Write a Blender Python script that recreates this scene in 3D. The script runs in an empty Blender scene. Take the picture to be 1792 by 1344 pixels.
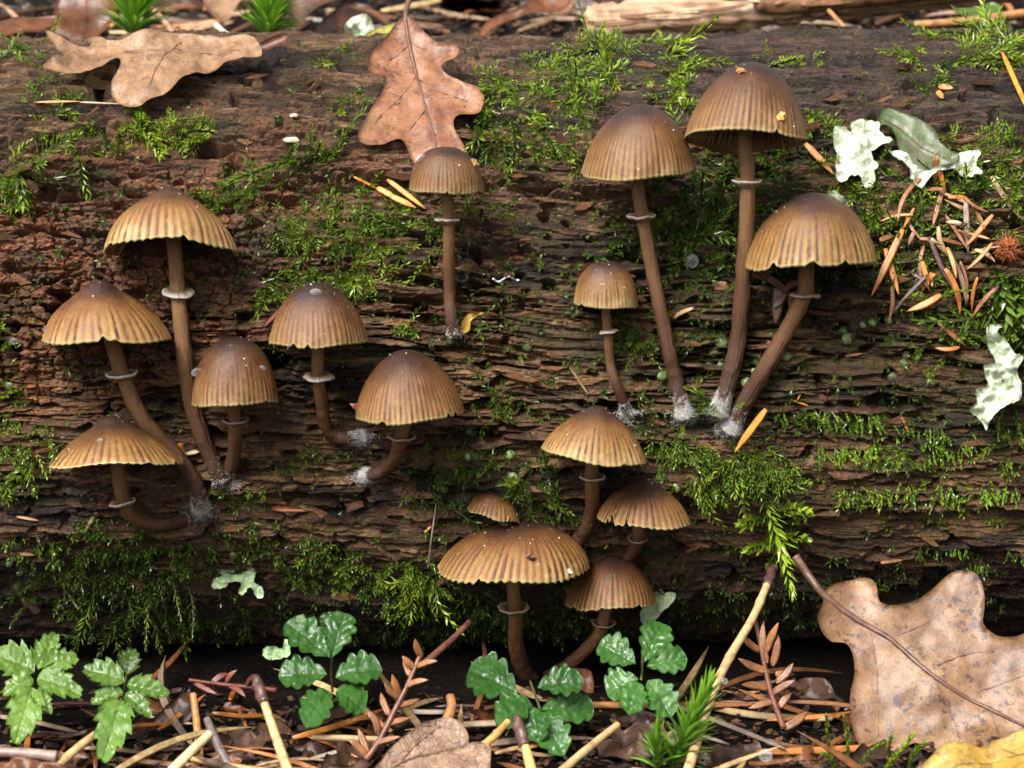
import bpy, math, random
import numpy as np
from mathutils import Vector, Matrix
from mathutils.geometry import delaunay_2d_cdt

# ------------------------------------------------------------------ camera, world, sun, exposure
# All building below is done in centimetres and scaled to metres (U) when meshes are made.
U = 0.01
PITCH = math.radians(13.0)
DIST = 45.0                      # camera to the plane of the mushrooms
KPX = 20.0 / 1792.0 / DIST       # centimetres per photo pixel per centimetre of distance
T = np.array([0.0, 0.0, 6.5])
FWD = np.array([0.0, math.cos(PITCH), -math.sin(PITCH)])
UP = np.array([0.0, math.sin(PITCH), math.cos(PITCH)])
RIGHT = np.array([1.0, 0.0, 0.0])
CAM = T - DIST * FWD

sc = bpy.context.scene
cd = bpy.data.cameras.new('camera')
cam = bpy.data.objects.new('camera', cd)
sc.collection.objects.link(cam)
cam.location = tuple(CAM * U)
cam.rotation_euler = (math.pi / 2 - PITCH, 0, 0)
cd.sensor_width = 36.0
cd.lens = 36.0 * DIST / 20.0
cd.clip_start = 0.01
cd.clip_end = 200.0
cd.dof.use_dof = True
cd.dof.focus_distance = 46.4 * U
cd.dof.aperture_fstop = 26.0
sc.camera = cam

SUN_DIR = np.array([-0.38, -0.50, 0.78]); SUN_DIR /= np.linalg.norm(SUN_DIR)   # towards the sun
w = bpy.data.worlds.new('World'); sc.world = w; w.use_nodes = True
wn = w.node_tree; wn.nodes.clear()
sky = wn.nodes.new('ShaderNodeTexSky'); sky.sky_type = 'NISHITA'; sky.sun_disc = False
sky.sun_elevation = math.asin(SUN_DIR[2]); sky.sun_rotation = math.atan2(SUN_DIR[0], SUN_DIR[1])
sky.air_density = 1.0; sky.dust_density = 6.0; sky.ozone_density = 0.5
hs = wn.nodes.new('ShaderNodeHueSaturation'); hs.inputs['Saturation'].default_value = 0.22   # an overcast, grey-white sky
bg = wn.nodes.new('ShaderNodeBackground'); bg.inputs['Strength'].default_value = 0.06
wo = wn.nodes.new('ShaderNodeOutputWorld')
wn.links.new(sky.outputs[0], hs.inputs['Color']); wn.links.new(hs.outputs[0], bg.inputs['Color']); wn.links.new(bg.outputs[0], wo.inputs['Surface'])
sd = bpy.data.lights.new('sun', 'SUN'); sd.energy = 1.5; sd.angle = math.radians(28); sd.color = (1.0, 0.985, 0.955)
sun = bpy.data.objects.new('sun', sd); sc.collection.objects.link(sun)
sun.rotation_euler = Vector(tuple(SUN_DIR)).to_track_quat('Z', 'Y').to_euler()
sc.view_settings.view_transform = 'Standard'; sc.view_settings.look = 'None'
sc.view_settings.gamma = 1.0; sc.view_settings.exposure = 1.7
sc.render.engine = 'CYCLES'
sc.cycles.use_denoising = True
sc.cycles.max_bounces = 5; sc.cycles.diffuse_bounces = 3; sc.cycles.transparent_max_bounces = 6
sc.cycles.caustics_reflective = False; sc.cycles.caustics_refractive = False
sc.cycles.use_adaptive_sampling = True; sc.cycles.adaptive_threshold = 0.02
sc.cycles.sample_clamp_indirect = 6.0

rng = np.random.default_rng(7)
random.seed(7)
COL = sc.collection

# ------------------------------------------------------------------ numpy noise
_rs = np.random.RandomState(11)
_HT = _rs.rand(65536).astype(np.float32); _GA = _rs.rand(65536) * 2 * np.pi
_GC = (1.4 * np.cos(_GA)).astype(np.float32); _GS = (1.4 * np.sin(_GA)).astype(np.float32)
def _h(ix, iy, seed):
    ix = np.asarray(ix).astype(np.int32); iy = np.asarray(iy).astype(np.int32)
    return _HT[(((ix + seed * 57) & 255) << 8) | ((iy + seed * 131) & 255)]

def perlin(x, y, seed=0):
    x, y = np.broadcast_arrays(np.asarray(x, np.float32), np.asarray(y, np.float32))
    fx0 = np.floor(x); fy0 = np.floor(y); fx = x - fx0; fy = y - fy0
    ix = fx0.astype(np.int32) + seed * 57; iy = fy0.astype(np.int32) + seed * 131
    a0 = (ix & 255) << 8; a1 = ((ix + 1) & 255) << 8; b0 = iy & 255; b1 = (iy + 1) & 255
    u = fx * fx * (3 - 2 * fx); v = fy * fy * (3 - 2 * fy)
    def g(k, dx, dy): return _GC[k] * dx + _GS[k] * dy
    a = g(a0 | b0, fx, fy); b = g(a1 | b0, fx - 1, fy); c = g(a0 | b1, fx, fy - 1); d = g(a1 | b1, fx - 1, fy - 1)
    ab = a + (b - a) * u
    return ab + (c + (d - c) * u - ab) * v

def fbm(x, y, seed=0, octs=4, gain=0.5):
    r = 0; a = 1.0; f = 1.0; t = 0
    for o in range(octs):
        r = r + a * perlin(x * f, y * f, seed + 17 * o); t += a; a *= gain; f *= 2.03
    return r / t

def worley(x, y, seed=0):
    ix = np.floor(x); iy = np.floor(y)
    x = x.astype(np.float32); y = y.astype(np.float32)
    f1 = np.full(x.shape, 9.0, np.float32); f2 = f1.copy(); cid = np.zeros(x.shape, np.float32)
    for dx in (-1, 0, 1):
        for dy in (-1, 0, 1):
            cx = ix + dx; cy = iy + dy
            px = cx + 0.15 + 0.7 * _h(cx, cy, seed); py = cy + 0.15 + 0.7 * _h(cx, cy, seed + 5)
            d = np.sqrt((x - px) ** 2 + (y - py) ** 2)
            m = d < f1
            f2 = np.where(m, f1, np.minimum(f2, d)); cid = np.where(m, _h(cx, cy, seed + 9), cid); f1 = np.where(m, d, f1)
    return f1, f2, cid

def sstep(a, b, x):
    t = np.clip((x - a) / (b - a), 0, 1); return t * t * (3 - 2 * t)

# ------------------------------------------------------------------ pixels of the photo <-> space
def ray(px, py):
    px = np.asarray(px, float); py = np.asarray(py, float)
    d = FWD + ((px - 896) * KPX)[..., None] * RIGHT - ((py - 672) * KPX)[..., None] * UP
    return d                                     # point at depth t: CAM + t * d (t counts along FWD)

def at(px, py, depth):
    return CAM + np.asarray(depth, float)[..., None] * ray(px, py)

def on_plane(px, py, p, n):
    d = ray(px, py); n = np.asarray(n, float)
    t = ((np.asarray(p) - CAM) @ n) / (d @ n)
    return CAM + t[..., None] * d

# ------------------------------------------------------------------ mesh and object helpers
def make_mesh(name, V, tris=None, quads=None, attrs=None, smooth=True):
    V = np.ascontiguousarray(np.asarray(V, np.float32)) * U
    me = bpy.data.meshes.new(name)
    parts = []; starts = []; base = 0
    if tris is not None and len(tris):
        tris = np.asarray(tris, np.int32); parts.append(tris.ravel()); starts.append(base + 3 * np.arange(len(tris))); base += 3 * len(tris)
    if quads is not None and len(quads):
        quads = np.asarray(quads, np.int32); parts.append(quads.ravel()); starts.append(base + 4 * np.arange(len(quads))); base += 4 * len(quads)
    loops = np.concatenate(parts).astype(np.int32); st = np.concatenate(starts).astype(np.int32)
    me.vertices.add(len(V)); me.vertices.foreach_set('co', V.ravel())
    me.loops.add(len(loops)); me.loops.foreach_set('vertex_index', loops)
    me.polygons.add(len(st)); me.polygons.foreach_set('loop_start', st)
    me.polygons.foreach_set('use_smooth', np.full(len(st), smooth, bool))
    me.update(calc_edges=True)
    for k, a in (attrs or {}).items():
        a = np.asarray(a, np.float32)
        if a.ndim == 1:
            at_ = me.attributes.new(k, 'FLOAT', 'POINT'); at_.data.foreach_set('value', a)
        else:
            at_ = me.attributes.new(k, 'FLOAT_COLOR', 'POINT')
            at_.data.foreach_set('color', np.column_stack([a, np.ones(len(a), np.float32)]).astype(np.float32).ravel())
    return me

PIV = {}
def link(name, me, m, parent=None, pivot=None, color=None):
    o = bpy.data.objects.new(name, me); COL.objects.link(o)
    if m is not None and me is not None and not me.materials: me.materials.append(m)
    if parent is not None: o.parent = parent
    elif pivot is not None: o.location = tuple(np.asarray(pivot) * U)
    if color is not None: o.color = (*color, 1.0)
    return o

def obj(name, V, tris=None, quads=None, mat=None, parent=None, pivot=None, attrs=None, smooth=True, color=None):
    """A mesh object from world-space centimetres; its origin sits at the pivot (or at its parent's)."""
    V = np.asarray(V, float)
    if parent is not None:
        pv = PIV[parent]
    else:
        pv = np.array([V[:, 0].mean(), V[:, 1].mean(), V[:, 2].min()]) if pivot is None else np.asarray(pivot, float)
    o = link(name, make_mesh(name, V - pv, tris, quads, attrs, smooth), mat, parent, pv, color)
    PIV[o] = pv
    return o

def empty(name, pivot):
    o = bpy.data.objects.new(name, None); COL.objects.link(o); o.location = tuple(np.asarray(pivot) * U)
    o.empty_display_size = 0.005; PIV[o] = np.asarray(pivot, float)
    return o

def tag(o, label=None, cat=None, group=None, kind=None):
    if label: o['label'] = label
    if cat: o['category'] = cat
    if group: o['group'] = group
    if kind: o['kind'] = kind
    return o

def crom(P, n, closed=False):
    """Catmull-Rom through control points, n samples per span."""
    P = np.asarray(P, float); N = len(P); out = []
    rngi = range(N if closed else N - 1)
    for i in rngi:
        if closed: p0, p1, p2, p3 = P[(i - 1) % N], P[i], P[(i + 1) % N], P[(i + 2) % N]
        else: p0, p1, p2, p3 = P[max(i - 1, 0)], P[i], P[i + 1], P[min(i + 2, N - 1)]
        for k in range(n):
            t = k / n
            out.append(0.5 * ((2 * p1) + (-p0 + p2) * t + (2 * p0 - 5 * p1 + 4 * p2 - p3) * t * t + (-p0 + 3 * p1 - 3 * p2 + p3) * t ** 3))
    if not closed: out.append(P[-1])
    return np.array(out)

def unit(v):
    v = np.asarray(v, float); return v / (np.linalg.norm(v, axis=-1, keepdims=True) + 1e-12)

def tube(path, rad, na=8, ribs=0, ribamp=0.0, flat=1.0, upv=(0.03, -0.9, 0.3), cap=True, jitter=0.0, seed=0):
    """A tube along path with radius per point; returns V, tris, quads, t, angle."""
    path = np.asarray(path, float); n = len(path); rad = np.broadcast_to(np.asarray(rad, float), (n,))
    tg = unit(np.gradient(path, axis=0))
    uv = np.asarray(upv, float)
    a = unit(np.cross(tg, uv)); b = np.cross(a, tg)
    ang = np.arange(na) * 2 * np.pi / na
    rr = rad[:, None] * (1 + ribamp * np.cos(ribs * ang)[None, :])
    if jitter:
        rr = rr * (1 + jitter * perlin(np.arange(n)[:, None] * 0.35 + 0 * ang[None, :], 1.2 * np.cos(ang)[None, :] + 2.0 * np.sin(ang)[None, :] + 0 * rr, seed))
    V = path[:, None, :] + (rr * np.cos(ang))[..., None] * a[:, None, :] + (rr * np.sin(ang) * flat)[..., None] * b[:, None, :]
    V = V.reshape(-1, 3)
    i = np.arange(n - 1)[:, None] * na; j = np.arange(na)[None, :]; j2 = (j + 1) % na
    Q = np.stack([i + j, i + j2, i + na + j2, i + na + j], -1).reshape(-1, 4)
    t = np.repeat(np.linspace(0, 1, n), na); an = np.tile(ang, n)
    tr = []
    if cap:
        V = np.vstack([V, path[:1], path[-1:]]); t = np.append(t, [0, 1]); an = np.append(an, [0, 0])
        c0 = n * na; c1 = c0 + 1; e = (n - 1) * na
        tr = [(c0, (k + 1) % na, k) for k in range(na)] + [(c1, e + k, e + (k + 1) % na) for k in range(na)]
    return V, tr, Q, t, an

# ------------------------------------------------------------------ materials
def newmat(name):
    m = bpy.data.materials.new(name); m.use_nodes = True
    nt = m.node_tree; b = nt.nodes['Principled BSDF']
    return m, nt, b
def N(nt, typ, ins=None, **props):
    n = nt.nodes.new(typ)
    for k, v in props.items(): setattr(n, k, v)
    for k, v in (ins or {}).items():
        if isinstance(v, bpy.types.NodeSocket): nt.links.new(v, n.inputs[k])
        else: n.inputs[k].default_value = v
    return n
def ramp(nt, fac, stops, interp='LINEAR'):
    r = nt.nodes.new('ShaderNodeValToRGB'); r.color_ramp.interpolation = interp
    el = r.color_ramp.elements
    while len(el) < len(stops): el.new(0.5)
    for e, (p, c) in zip(el, stops): e.position = p; e.color = (*c, 1) if len(c) == 3 else c
    nt.links.new(fac, r.inputs[0]); return r.outputs[0]
def mix(nt, fac, a, b, mode='MIX'):
    n = nt.nodes.new('ShaderNodeMix'); n.data_type = 'RGBA'; n.blend_type = mode
    for i, v in ((0, fac), (6, a), (7, b)):
        if isinstance(v, bpy.types.NodeSocket): nt.links.new(v, n.inputs[i])
        else: n.inputs[i].default_value = v if i == 0 else (*v, 1)
    return n.outputs[2]
def math_(nt, op, a, b=0.0, clamp=False):
    n = nt.nodes.new('ShaderNodeMath'); n.operation = op; n.use_clamp = clamp
    for i, v in ((0, a), (1, b)):
        if isinstance(v, bpy.types.NodeSocket): nt.links.new(v, n.inputs[i])
        else: n.inputs[i].default_value = v
    return n.outputs[0]
def ocoord(nt, scale=(100, 100, 100), rnd=False):
    tc = nt.nodes.new('ShaderNodeTexCoord'); mp = nt.nodes.new('ShaderNodeMapping'); mp.inputs['Scale'].default_value = scale
    nt.links.new(tc.outputs['Object'], mp.inputs['Vector'])
    if rnd:
        oi = nt.nodes.new('ShaderNodeObjectInfo'); s = math_(nt, 'MULTIPLY', oi.outputs['Random'], 57.0)
        nt.links.new(s, mp.inputs['Location'])
    return mp.outputs[0]
def noise(nt, vec, scale, detail=4, rough=0.55, dist=0.0):
    return N(nt, 'ShaderNodeTexNoise', {'Vector': vec, 'Scale': scale, 'Detail': detail, 'Roughness': rough, 'Distortion': dist}).outputs['Fac']
def attr(nt, name, col=False):
    n = nt.nodes.new('ShaderNodeAttribute'); n.attribute_name = name
    return n.outputs['Color' if col else 'Fac']
def bump(nt, b, h, strength, dist):
    n = N(nt, 'ShaderNodeBump', {'Height': h, 'Strength': strength, 'Distance': dist * U})
    nt.links.new(n.outputs[0], b.inputs['Normal']); return n
def setc(nt, b, c):
    nt.links.new(c, b.inputs['Base Color'])
def leafy(m, nt, b, col, amount):
    """Let light through a thin leaf."""
    tr = nt.nodes.new('ShaderNodeBsdfTranslucent'); mx = nt.nodes.new('ShaderNodeMixShader'); mx.inputs[0].default_value = amount
    nt.links.new(col, tr.inputs['Color']); nt.links.new(b.outputs[0], mx.inputs[1]); nt.links.new(tr.outputs[0], mx.inputs[2])
    out = [n for n in nt.nodes if n.type == 'OUTPUT_MATERIAL'][0]; nt.links.new(mx.outputs[0], out.inputs['Surface'])

M = {}
# wet rotten wood: the vertex colour carries the large patches (red rot, pale wood, algae film), nodes the grain
m, nt, b = newmat('rotten_wood'); v = ocoord(nt, (11, 100, 100)); v2 = ocoord(nt)
base = attr(nt, 'wood', True)
g1 = noise(nt, v, 9.0, 7, 0.68, 0.5); g2 = noise(nt, v2, 14.0, 5, 0.6); g3 = noise(nt, v2, 2.2, 4, 0.6)
c = mix(nt, 0.85, base, ramp(nt, g1, [(0.30, (0.34, 0.30, 0.28)), (0.5, (1, 1, 1)), (0.72, (2.0, 1.85, 1.65))]), 'MULTIPLY')
c = mix(nt, 0.7, c, ramp(nt, g2, [(0.32, (0.5, 0.46, 0.45)), (0.55, (1.05, 1, 1)), (0.75, (1.5, 1.4, 1.25))]), 'MULTIPLY')
g4 = noise(nt, ocoord(nt, (45, 100, 100)), 1.5, 5, 0.7, 0.8); g5 = noise(nt, v2, 26.0, 4, 0.75)
c = mix(nt, 0.9, c, ramp(nt, g4, [(0.30, (0.55, 0.55, 0.60)), (0.40, (1.0, 0.92, 0.85)), (0.48, (1.30, 1.12, 0.86)), (0.54, (0.78, 0.84, 0.66)), (0.62, (1.22, 1.02, 0.84)), (0.72, (0.62, 0.56, 0.55))]), 'MULTIPLY')
c = mix(nt, 0.8, c, ramp(nt, g5, [(0.34, (0.40, 0.36, 0.34)), (0.5, (0.95, 0.95, 0.95)), (0.64, (1.7, 1.55, 1.4))]), 'MULTIPLY')
setc(nt, b, c)
nt.links.new(ramp(nt, g3, [(0.40, (0.16,) * 3), (0.52, (0.34,) * 3), (0.64, (0.7,) * 3)]), b.inputs['Roughness'])
b.inputs['Specular IOR Level'].default_value = 0.5
hh = math_(nt, 'ADD', math_(nt, 'MULTIPLY', g1, 0.6), math_(nt, 'MULTIPLY', noise(nt, v2, 32.0, 4, 0.7), 0.5))
bump(nt, b, hh, 1.0, 0.11); M['wood'] = m

# mushroom cap
m, nt, b = newmat('mushroom_cap'); v = ocoord(nt, rnd=True)
t = attr(nt, 'radial'); st = attr(nt, 'stria'); oi = nt.nodes.new('ShaderNodeObjectInfo')
n1 = noise(nt, v, 1.6, 3, 0.5); n2 = noise(nt, v, 14.0, 4, 0.6)
tt = math_(nt, 'ADD', t, math_(nt, 'MULTIPLY', math_(nt, 'SUBTRACT', n1, 0.5), 0.55))
tt = math_(nt, 'ADD', tt, math_(nt, 'MULTIPLY', math_(nt, 'SUBTRACT', oi.outputs['Random'], 0.5), 0.16))
c = ramp(nt, tt, [(0.0, (0.036, 0.019, 0.016)), (0.26, (0.045, 0.022, 0.016)), (0.42, (0.095, 0.042, 0.018)), (0.60, (0.185, 0.086, 0.029)), (0.79, (0.275, 0.142, 0.048)), (0.93, (0.335, 0.190, 0.070)), (1.0, (0.42, 0.27, 0.12))])
sf = math_(nt, 'MULTIPLY', st, ramp(nt, tt, [(0.16, (0, 0, 0)), (0.5, (0.85,) * 3), (1.0, (0.95,) * 3)]))
br_ = ramp(nt, noise(nt, v, 5.5, 4, 0.65), [(0.32, (0.25,) * 3), (0.56, (0.95,) * 3)])
c = mix(nt, math_(nt, 'MULTIPLY', sf, br_), c, (0.080, 0.038, 0.019))
c = mix(nt, 0.75, c, ramp(nt, n2, [(0.3, (0.72, 0.70, 0.68)), (0.55, (1, 1, 1)), (0.75, (1.22, 1.2, 1.15))]), 'MULTIPLY')
c = mix(nt, 1.0, c, oi.outputs['Color'], 'MULTIPLY')
c = mix(nt, ramp(nt, t, [(0.965, (0, 0, 0)), (0.99, (1, 1, 1))]), c, (0.46, 0.36, 0.15))
setc(nt, b, c); b.inputs['Roughness'].default_value = 0.42
nt.links.new(ramp(nt, n2, [(0.3, (0.28,) * 3), (0.7, (0.5,) * 3)]), b.inputs['Roughness'])
b.inputs['Subsurface Weight'].default_value = 0.15; b.inputs['Subsurface Radius'].default_value = (0.0012, 0.0006, 0.0003); b.inputs['Subsurface Scale'].default_value = 1.0
b.inputs['Specular IOR Level'].default_value = 0.36
bump(nt, b, math_(nt, 'ADD', noise(nt, v, 34.0, 3, 0.65), math_(nt, 'MULTIPLY', noise(nt, v, 6.0, 4, 0.6), 1.2)), 0.5, 0.03); M['cap'] = m

m, nt, b = newmat('mushroom_gills'); v = ocoord(nt, rnd=True)
c = ramp(nt, attr(nt, 'radial'), [(0, (0.42, 0.29, 0.18)), (0.6, (0.56, 0.40, 0.25)), (1, (0.66, 0.50, 0.31))])
setc(nt, b, c); b.inputs['Roughness'].default_value = 0.6; leafy(m, nt, b, c, 0.3); M['gills'] = m

m, nt, b = newmat('mushroom_stem'); v = ocoord(nt, rnd=True)
t = attr(nt, 'along'); st = attr(nt, 'stria'); n1 = noise(nt, v, 9.0, 4, 0.6); oi = nt.nodes.new('ShaderNodeObjectInfo')
tt = math_(nt, 'ADD', t, math_(nt, 'MULTIPLY', math_(nt, 'SUBTRACT', n1, 0.5), 0.2))
c = ramp(nt, tt, [(0, (0.30, 0.170, 0.075)), (0.25, (0.24, 0.122, 0.050)), (0.48, (0.130, 0.058, 0.024)), (0.70, (0.072, 0.029, 0.014)), (0.91, (0.058, 0.027, 0.017)), (0.98, (0.60, 0.56, 0.52)), (1.0, (0.8, 0.78, 0.75))])
c = mix(nt, math_(nt, 'MULTIPLY', st, 0.45), c, (0.09, 0.04, 0.02))
c = mix(nt, ramp(nt, noise(nt, v, 60.0, 2, 0.6), [(0.62, (0, 0, 0)), (0.72, (0.5,) * 3)]), c, (0.5, 0.38, 0.25))
c = mix(nt, 1.0, c, oi.outputs['Color'], 'MULTIPLY')
setc(nt, b, c); b.inputs['Roughness'].default_value = 0.42; b.inputs['Specular IOR Level'].default_value = 0.28
bump(nt, b, noise(nt, v, 45.0, 3, 0.7), 0.7, 0.035); M['stem'] = m

m, nt, b = newmat('mushroom_ring'); t = attr(nt, 'radial'); st = attr(nt, 'stria')
c = ramp(nt, t, [(0, (0.15, 0.08, 0.045)), (0.5, (0.20, 0.12, 0.075)), (0.8, (0.34, 0.25, 0.19)), (1.0, (0.60, 0.52, 0.44))])
c = mix(nt, math_(nt, 'MULTIPLY', st, 0.75), c, (0.78, 0.70, 0.64)); oi = nt.nodes.new('ShaderNodeObjectInfo')
c = mix(nt, 1.0, c, oi.outputs['Color'], 'MULTIPLY')
setc(nt, b, c); b.inputs['Roughness'].default_value = 0.6; M['ring'] = m

m, nt, b = newmat('mycelium'); b.inputs['Base Color'].default_value = (0.93, 0.92, 0.90, 1); b.inputs['Roughness'].default_value = 0.9; b.inputs['Specular IOR Level'].default_value = 0.1
tr_ = nt.nodes.new('ShaderNodeRGB'); tr_.outputs[0].default_value = (0.93, 0.92, 0.90, 1); leafy(m, nt, b, tr_.outputs[0], 0.4); M['fuzz'] = m

def leaf_mat(name, stops, vein, spot, spot_amt, rough=0.38, trans=0.2, spot_scale=9.0, blot=(0.2, 0.13, 0.11), blot_amt=0.5, crackle=0.0):
    m, nt, b = newmat(name); v = ocoord(nt, rnd=True)
    n1 = noise(nt, v, 0.9, 5, 0.62); n2 = noise(nt, v, 6.0, 5, 0.65)
    c = ramp(nt, n1, stops)
    c = mix(nt, math_(nt, 'MULTIPLY', ramp(nt, n2, [(0.50, (0, 0, 0)), (0.68, (1, 1, 1))]), blot_amt), c, blot)
    gate = ramp(nt, noise(nt, v, 1.3, 4, 0.65), [(0.36, (0, 0, 0)), (0.62, (0.16,) * 3)])
    sp = ramp(nt, math_(nt, 'ADD', noise(nt, v, spot_scale * 1.15, 6, 0.72), gate), [(0.665, (0, 0, 0)), (0.72, (1, 1, 1))])
    c = mix(nt, math_(nt, 'MULTIPLY', sp, spot_amt), c, spot)
    fine = noise(nt, v, 26.0, 3, 0.7)
    c = mix(nt, 0.6, c, ramp(nt, fine, [(0.33, (0.62, 0.58, 0.55)), (0.55, (1.0, 1, 1)), (0.75, (1.3, 1.25, 1.2))]), 'MULTIPLY')
    c = mix(nt, math_(nt, 'MULTIPLY', attr(nt, 'vein'), 0.55), c, vein)
    m3 = noise(nt, v, 2.8, 4, 0.7)
    c = mix(nt, 0.7, c, ramp(nt, m3, [(0.36, (0.42, 0.34, 0.30)), (0.52, (0.86, 0.83, 0.80)), (0.66, (1.12, 1.10, 1.06))]), 'MULTIPLY')
    net = N(nt, 'ShaderNodeTexVoronoi', {'Vector': v, 'Scale': 5.5}, feature='DISTANCE_TO_EDGE').outputs['Distance']
    c = mix(nt, math_(nt, 'MULTIPLY', ramp(nt, net, [(0.0, (1, 1, 1)), (0.05, (0, 0, 0))]), 0.32), c, vein)
    oi = nt.nodes.new('ShaderNodeObjectInfo'); c = mix(nt, 1.0, c, oi.outputs['Color'], 'MULTIPLY')
    setc(nt, b, c); b.inputs['Roughness'].default_value = rough
    ve = N(nt, 'ShaderNodeTexVoronoi', {'Vector': v, 'Scale': 7.0}, feature='DISTANCE_TO_EDGE').outputs['Distance']
    hh = math_(nt, 'ADD', math_(nt, 'MULTIPLY', fine, 0.35), math_(nt, 'MULTIPLY', ramp(nt, ve, [(0, (0, 0, 0)), (0.12, (1, 1, 1))]), 0.06 + crackle))
    bump(nt, b, hh, 0.6, 0.03); leafy(m, nt, b, c, trans)
    return m
M['oak_pink'] = leaf_mat('oak_leaf_pink', [(0.3, (0.27, 0.10, 0.05)), (0.5, (0.40, 0.175, 0.085)), (0.7, (0.48, 0.24, 0.12))], (0.075, 0.042, 0.032), (0.07, 0.05, 0.05), 0.75, blot=(0.22, 0.12, 0.085))
M['oak_tan'] = leaf_mat('oak_leaf_tan', [(0.3, (0.32, 0.17, 0.085)), (0.5, (0.45, 0.265, 0.14)), (0.72, (0.52, 0.33, 0.19))], (0.16, 0.09, 0.05), (0.09, 0.06, 0.05), 0.6, rough=0.42, spot_scale=14.0)
M['oak_spotted'] = leaf_mat('oak_leaf_spotted', [(0.30, (0.19, 0.10, 0.052)), (0.5, (0.34, 0.185, 0.09)), (0.72, (0.45, 0.265, 0.135))], (0.11, 0.052, 0.032), (0.06, 0.045, 0.05), 0.85, spot_scale=6.5, blot=(0.17, 0.11, 0.085), blot_amt=0.4)
M['leaf_crackle'] = leaf_mat('brown_leaf_crackled', [(0.3, (0.30, 0.17, 0.11)), (0.5, (0.40, 0.25, 0.16)), (0.7, (0.48, 0.32, 0.22))], (0.18, 0.09, 0.06), (0.1, 0.05, 0.04), 0.5, crackle=0.5)
M['leaf_yellow'] = leaf_mat('yellow_leaf', [(0.3, (0.50, 0.30, 0.05)), (0.5, (0.62, 0.44, 0.09)), (0.7, (0.58, 0.46, 0.13))], (0.30, 0.22, 0.05), (0.2, 0.08, 0.03), 0.5)
M['leaf_orange'] = leaf_mat('orange_brown_leaf', [(0.3, (0.12, 0.045, 0.02)), (0.5, (0.20, 0.07, 0.025)), (0.7, (0.28, 0.11, 0.04))], (0.10, 0.04, 0.02), (0.06, 0.03, 0.02), 0.5, rough=0.35)
M['leaf_dark'] = leaf_mat('dark_brown_leaf', [(0.3, (0.05, 0.026, 0.018)), (0.5, (0.10, 0.05, 0.03)), (0.7, (0.16, 0.085, 0.05))], (0.05, 0.025, 0.016), (0.03, 0.02, 0.015), 0.5, rough=0.4)
M['leaf_greygreen'] = leaf_mat('grey_green_leaf', [(0.36, (0.07, 0.135, 0.03)), (0.52, (0.13, 0.19, 0.07)), (0.68, (0.24, 0.24, 0.16))], (0.10, 0.09, 0.06), (0.09, 0.07, 0.05), 0.3, rough=0.35)

m, nt, b = newmat('green_leaf'); v = ocoord(nt, rnd=True); oi = nt.nodes.new('ShaderNodeObjectInfo')
n1 = noise(nt, v, 1.4, 4, 0.6)
c = ramp(nt, n1, [(0.3, (0.075, 0.165, 0.022)), (0.5, (0.115, 0.23, 0.038)), (0.72, (0.17, 0.29, 0.065))])
c = mix(nt, math_(nt, 'MULTIPLY', attr(nt, 'vein'), 0.5), c, (0.23, 0.33, 0.10))
c = mix(nt, 1.0, c, oi.outputs['Color'], 'MULTIPLY')
setc(nt, b, c)
nt.links.new(ramp(nt, noise(nt, v, 2.4, 3, 0.6), [(0.42, (0.24,) * 3), (0.6, (0.48,) * 3)]), b.inputs['Roughness'])
b.inputs['Specular IOR Level'].default_value = 0.6
bump(nt, b, math_(nt, 'ADD', noise(nt, v, 5.0, 3, 0.6), math_(nt, 'MULTIPLY', noise(nt, v, 22.0, 2, 0.6), 0.3)), 0.3, 0.022); leafy(m, nt, b, c, 0.38); M['green'] = m

def moss_mat(name, base, mid, tip, rough=0.3, trans=0.35):
    m, nt, b = newmat(name)
    a = attr(nt, 'tip'); tn = attr(nt, 'tint')
    c = ramp(nt, a, [(0, base), (0.45, mid), (1, tip)])
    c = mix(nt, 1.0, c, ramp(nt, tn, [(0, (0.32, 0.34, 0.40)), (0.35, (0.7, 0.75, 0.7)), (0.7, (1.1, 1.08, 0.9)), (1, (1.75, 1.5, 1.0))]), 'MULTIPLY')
    setc(nt, b, c); b.inputs['Roughness'].default_value = rough; b.inputs['Specular IOR Level'].default_value = 0.6
    leafy(m, nt, b, c, trans); return m
M['moss'] = moss_mat('feather_moss', (0.04, 0.036, 0.012), (0.105, 0.175, 0.02), (0.29, 0.445, 0.05), rough=0.18)
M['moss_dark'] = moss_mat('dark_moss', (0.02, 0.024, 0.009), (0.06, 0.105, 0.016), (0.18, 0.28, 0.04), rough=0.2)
M['star'] = moss_mat('star_moss', (0.06, 0.10, 0.015), (0.08, 0.20, 0.02), (0.17, 0.36, 0.04), rough=0.35)

m, nt, b = newmat('liverwort'); v = ocoord(nt, rnd=True); oi = nt.nodes.new('ShaderNodeObjectInfo')
c = mix(nt, 1.0, ramp(nt, noise(nt, v, 5.0, 3), [(0.3, (0.20, 0.30, 0.085)), (0.7, (0.38, 0.50, 0.20))]), oi.outputs['Color'], 'MULTIPLY')
setc(nt, b, c); b.inputs['Roughness'].default_value = 0.3; leafy(m, nt, b, c, 0.3); M['disc'] = m

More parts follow.
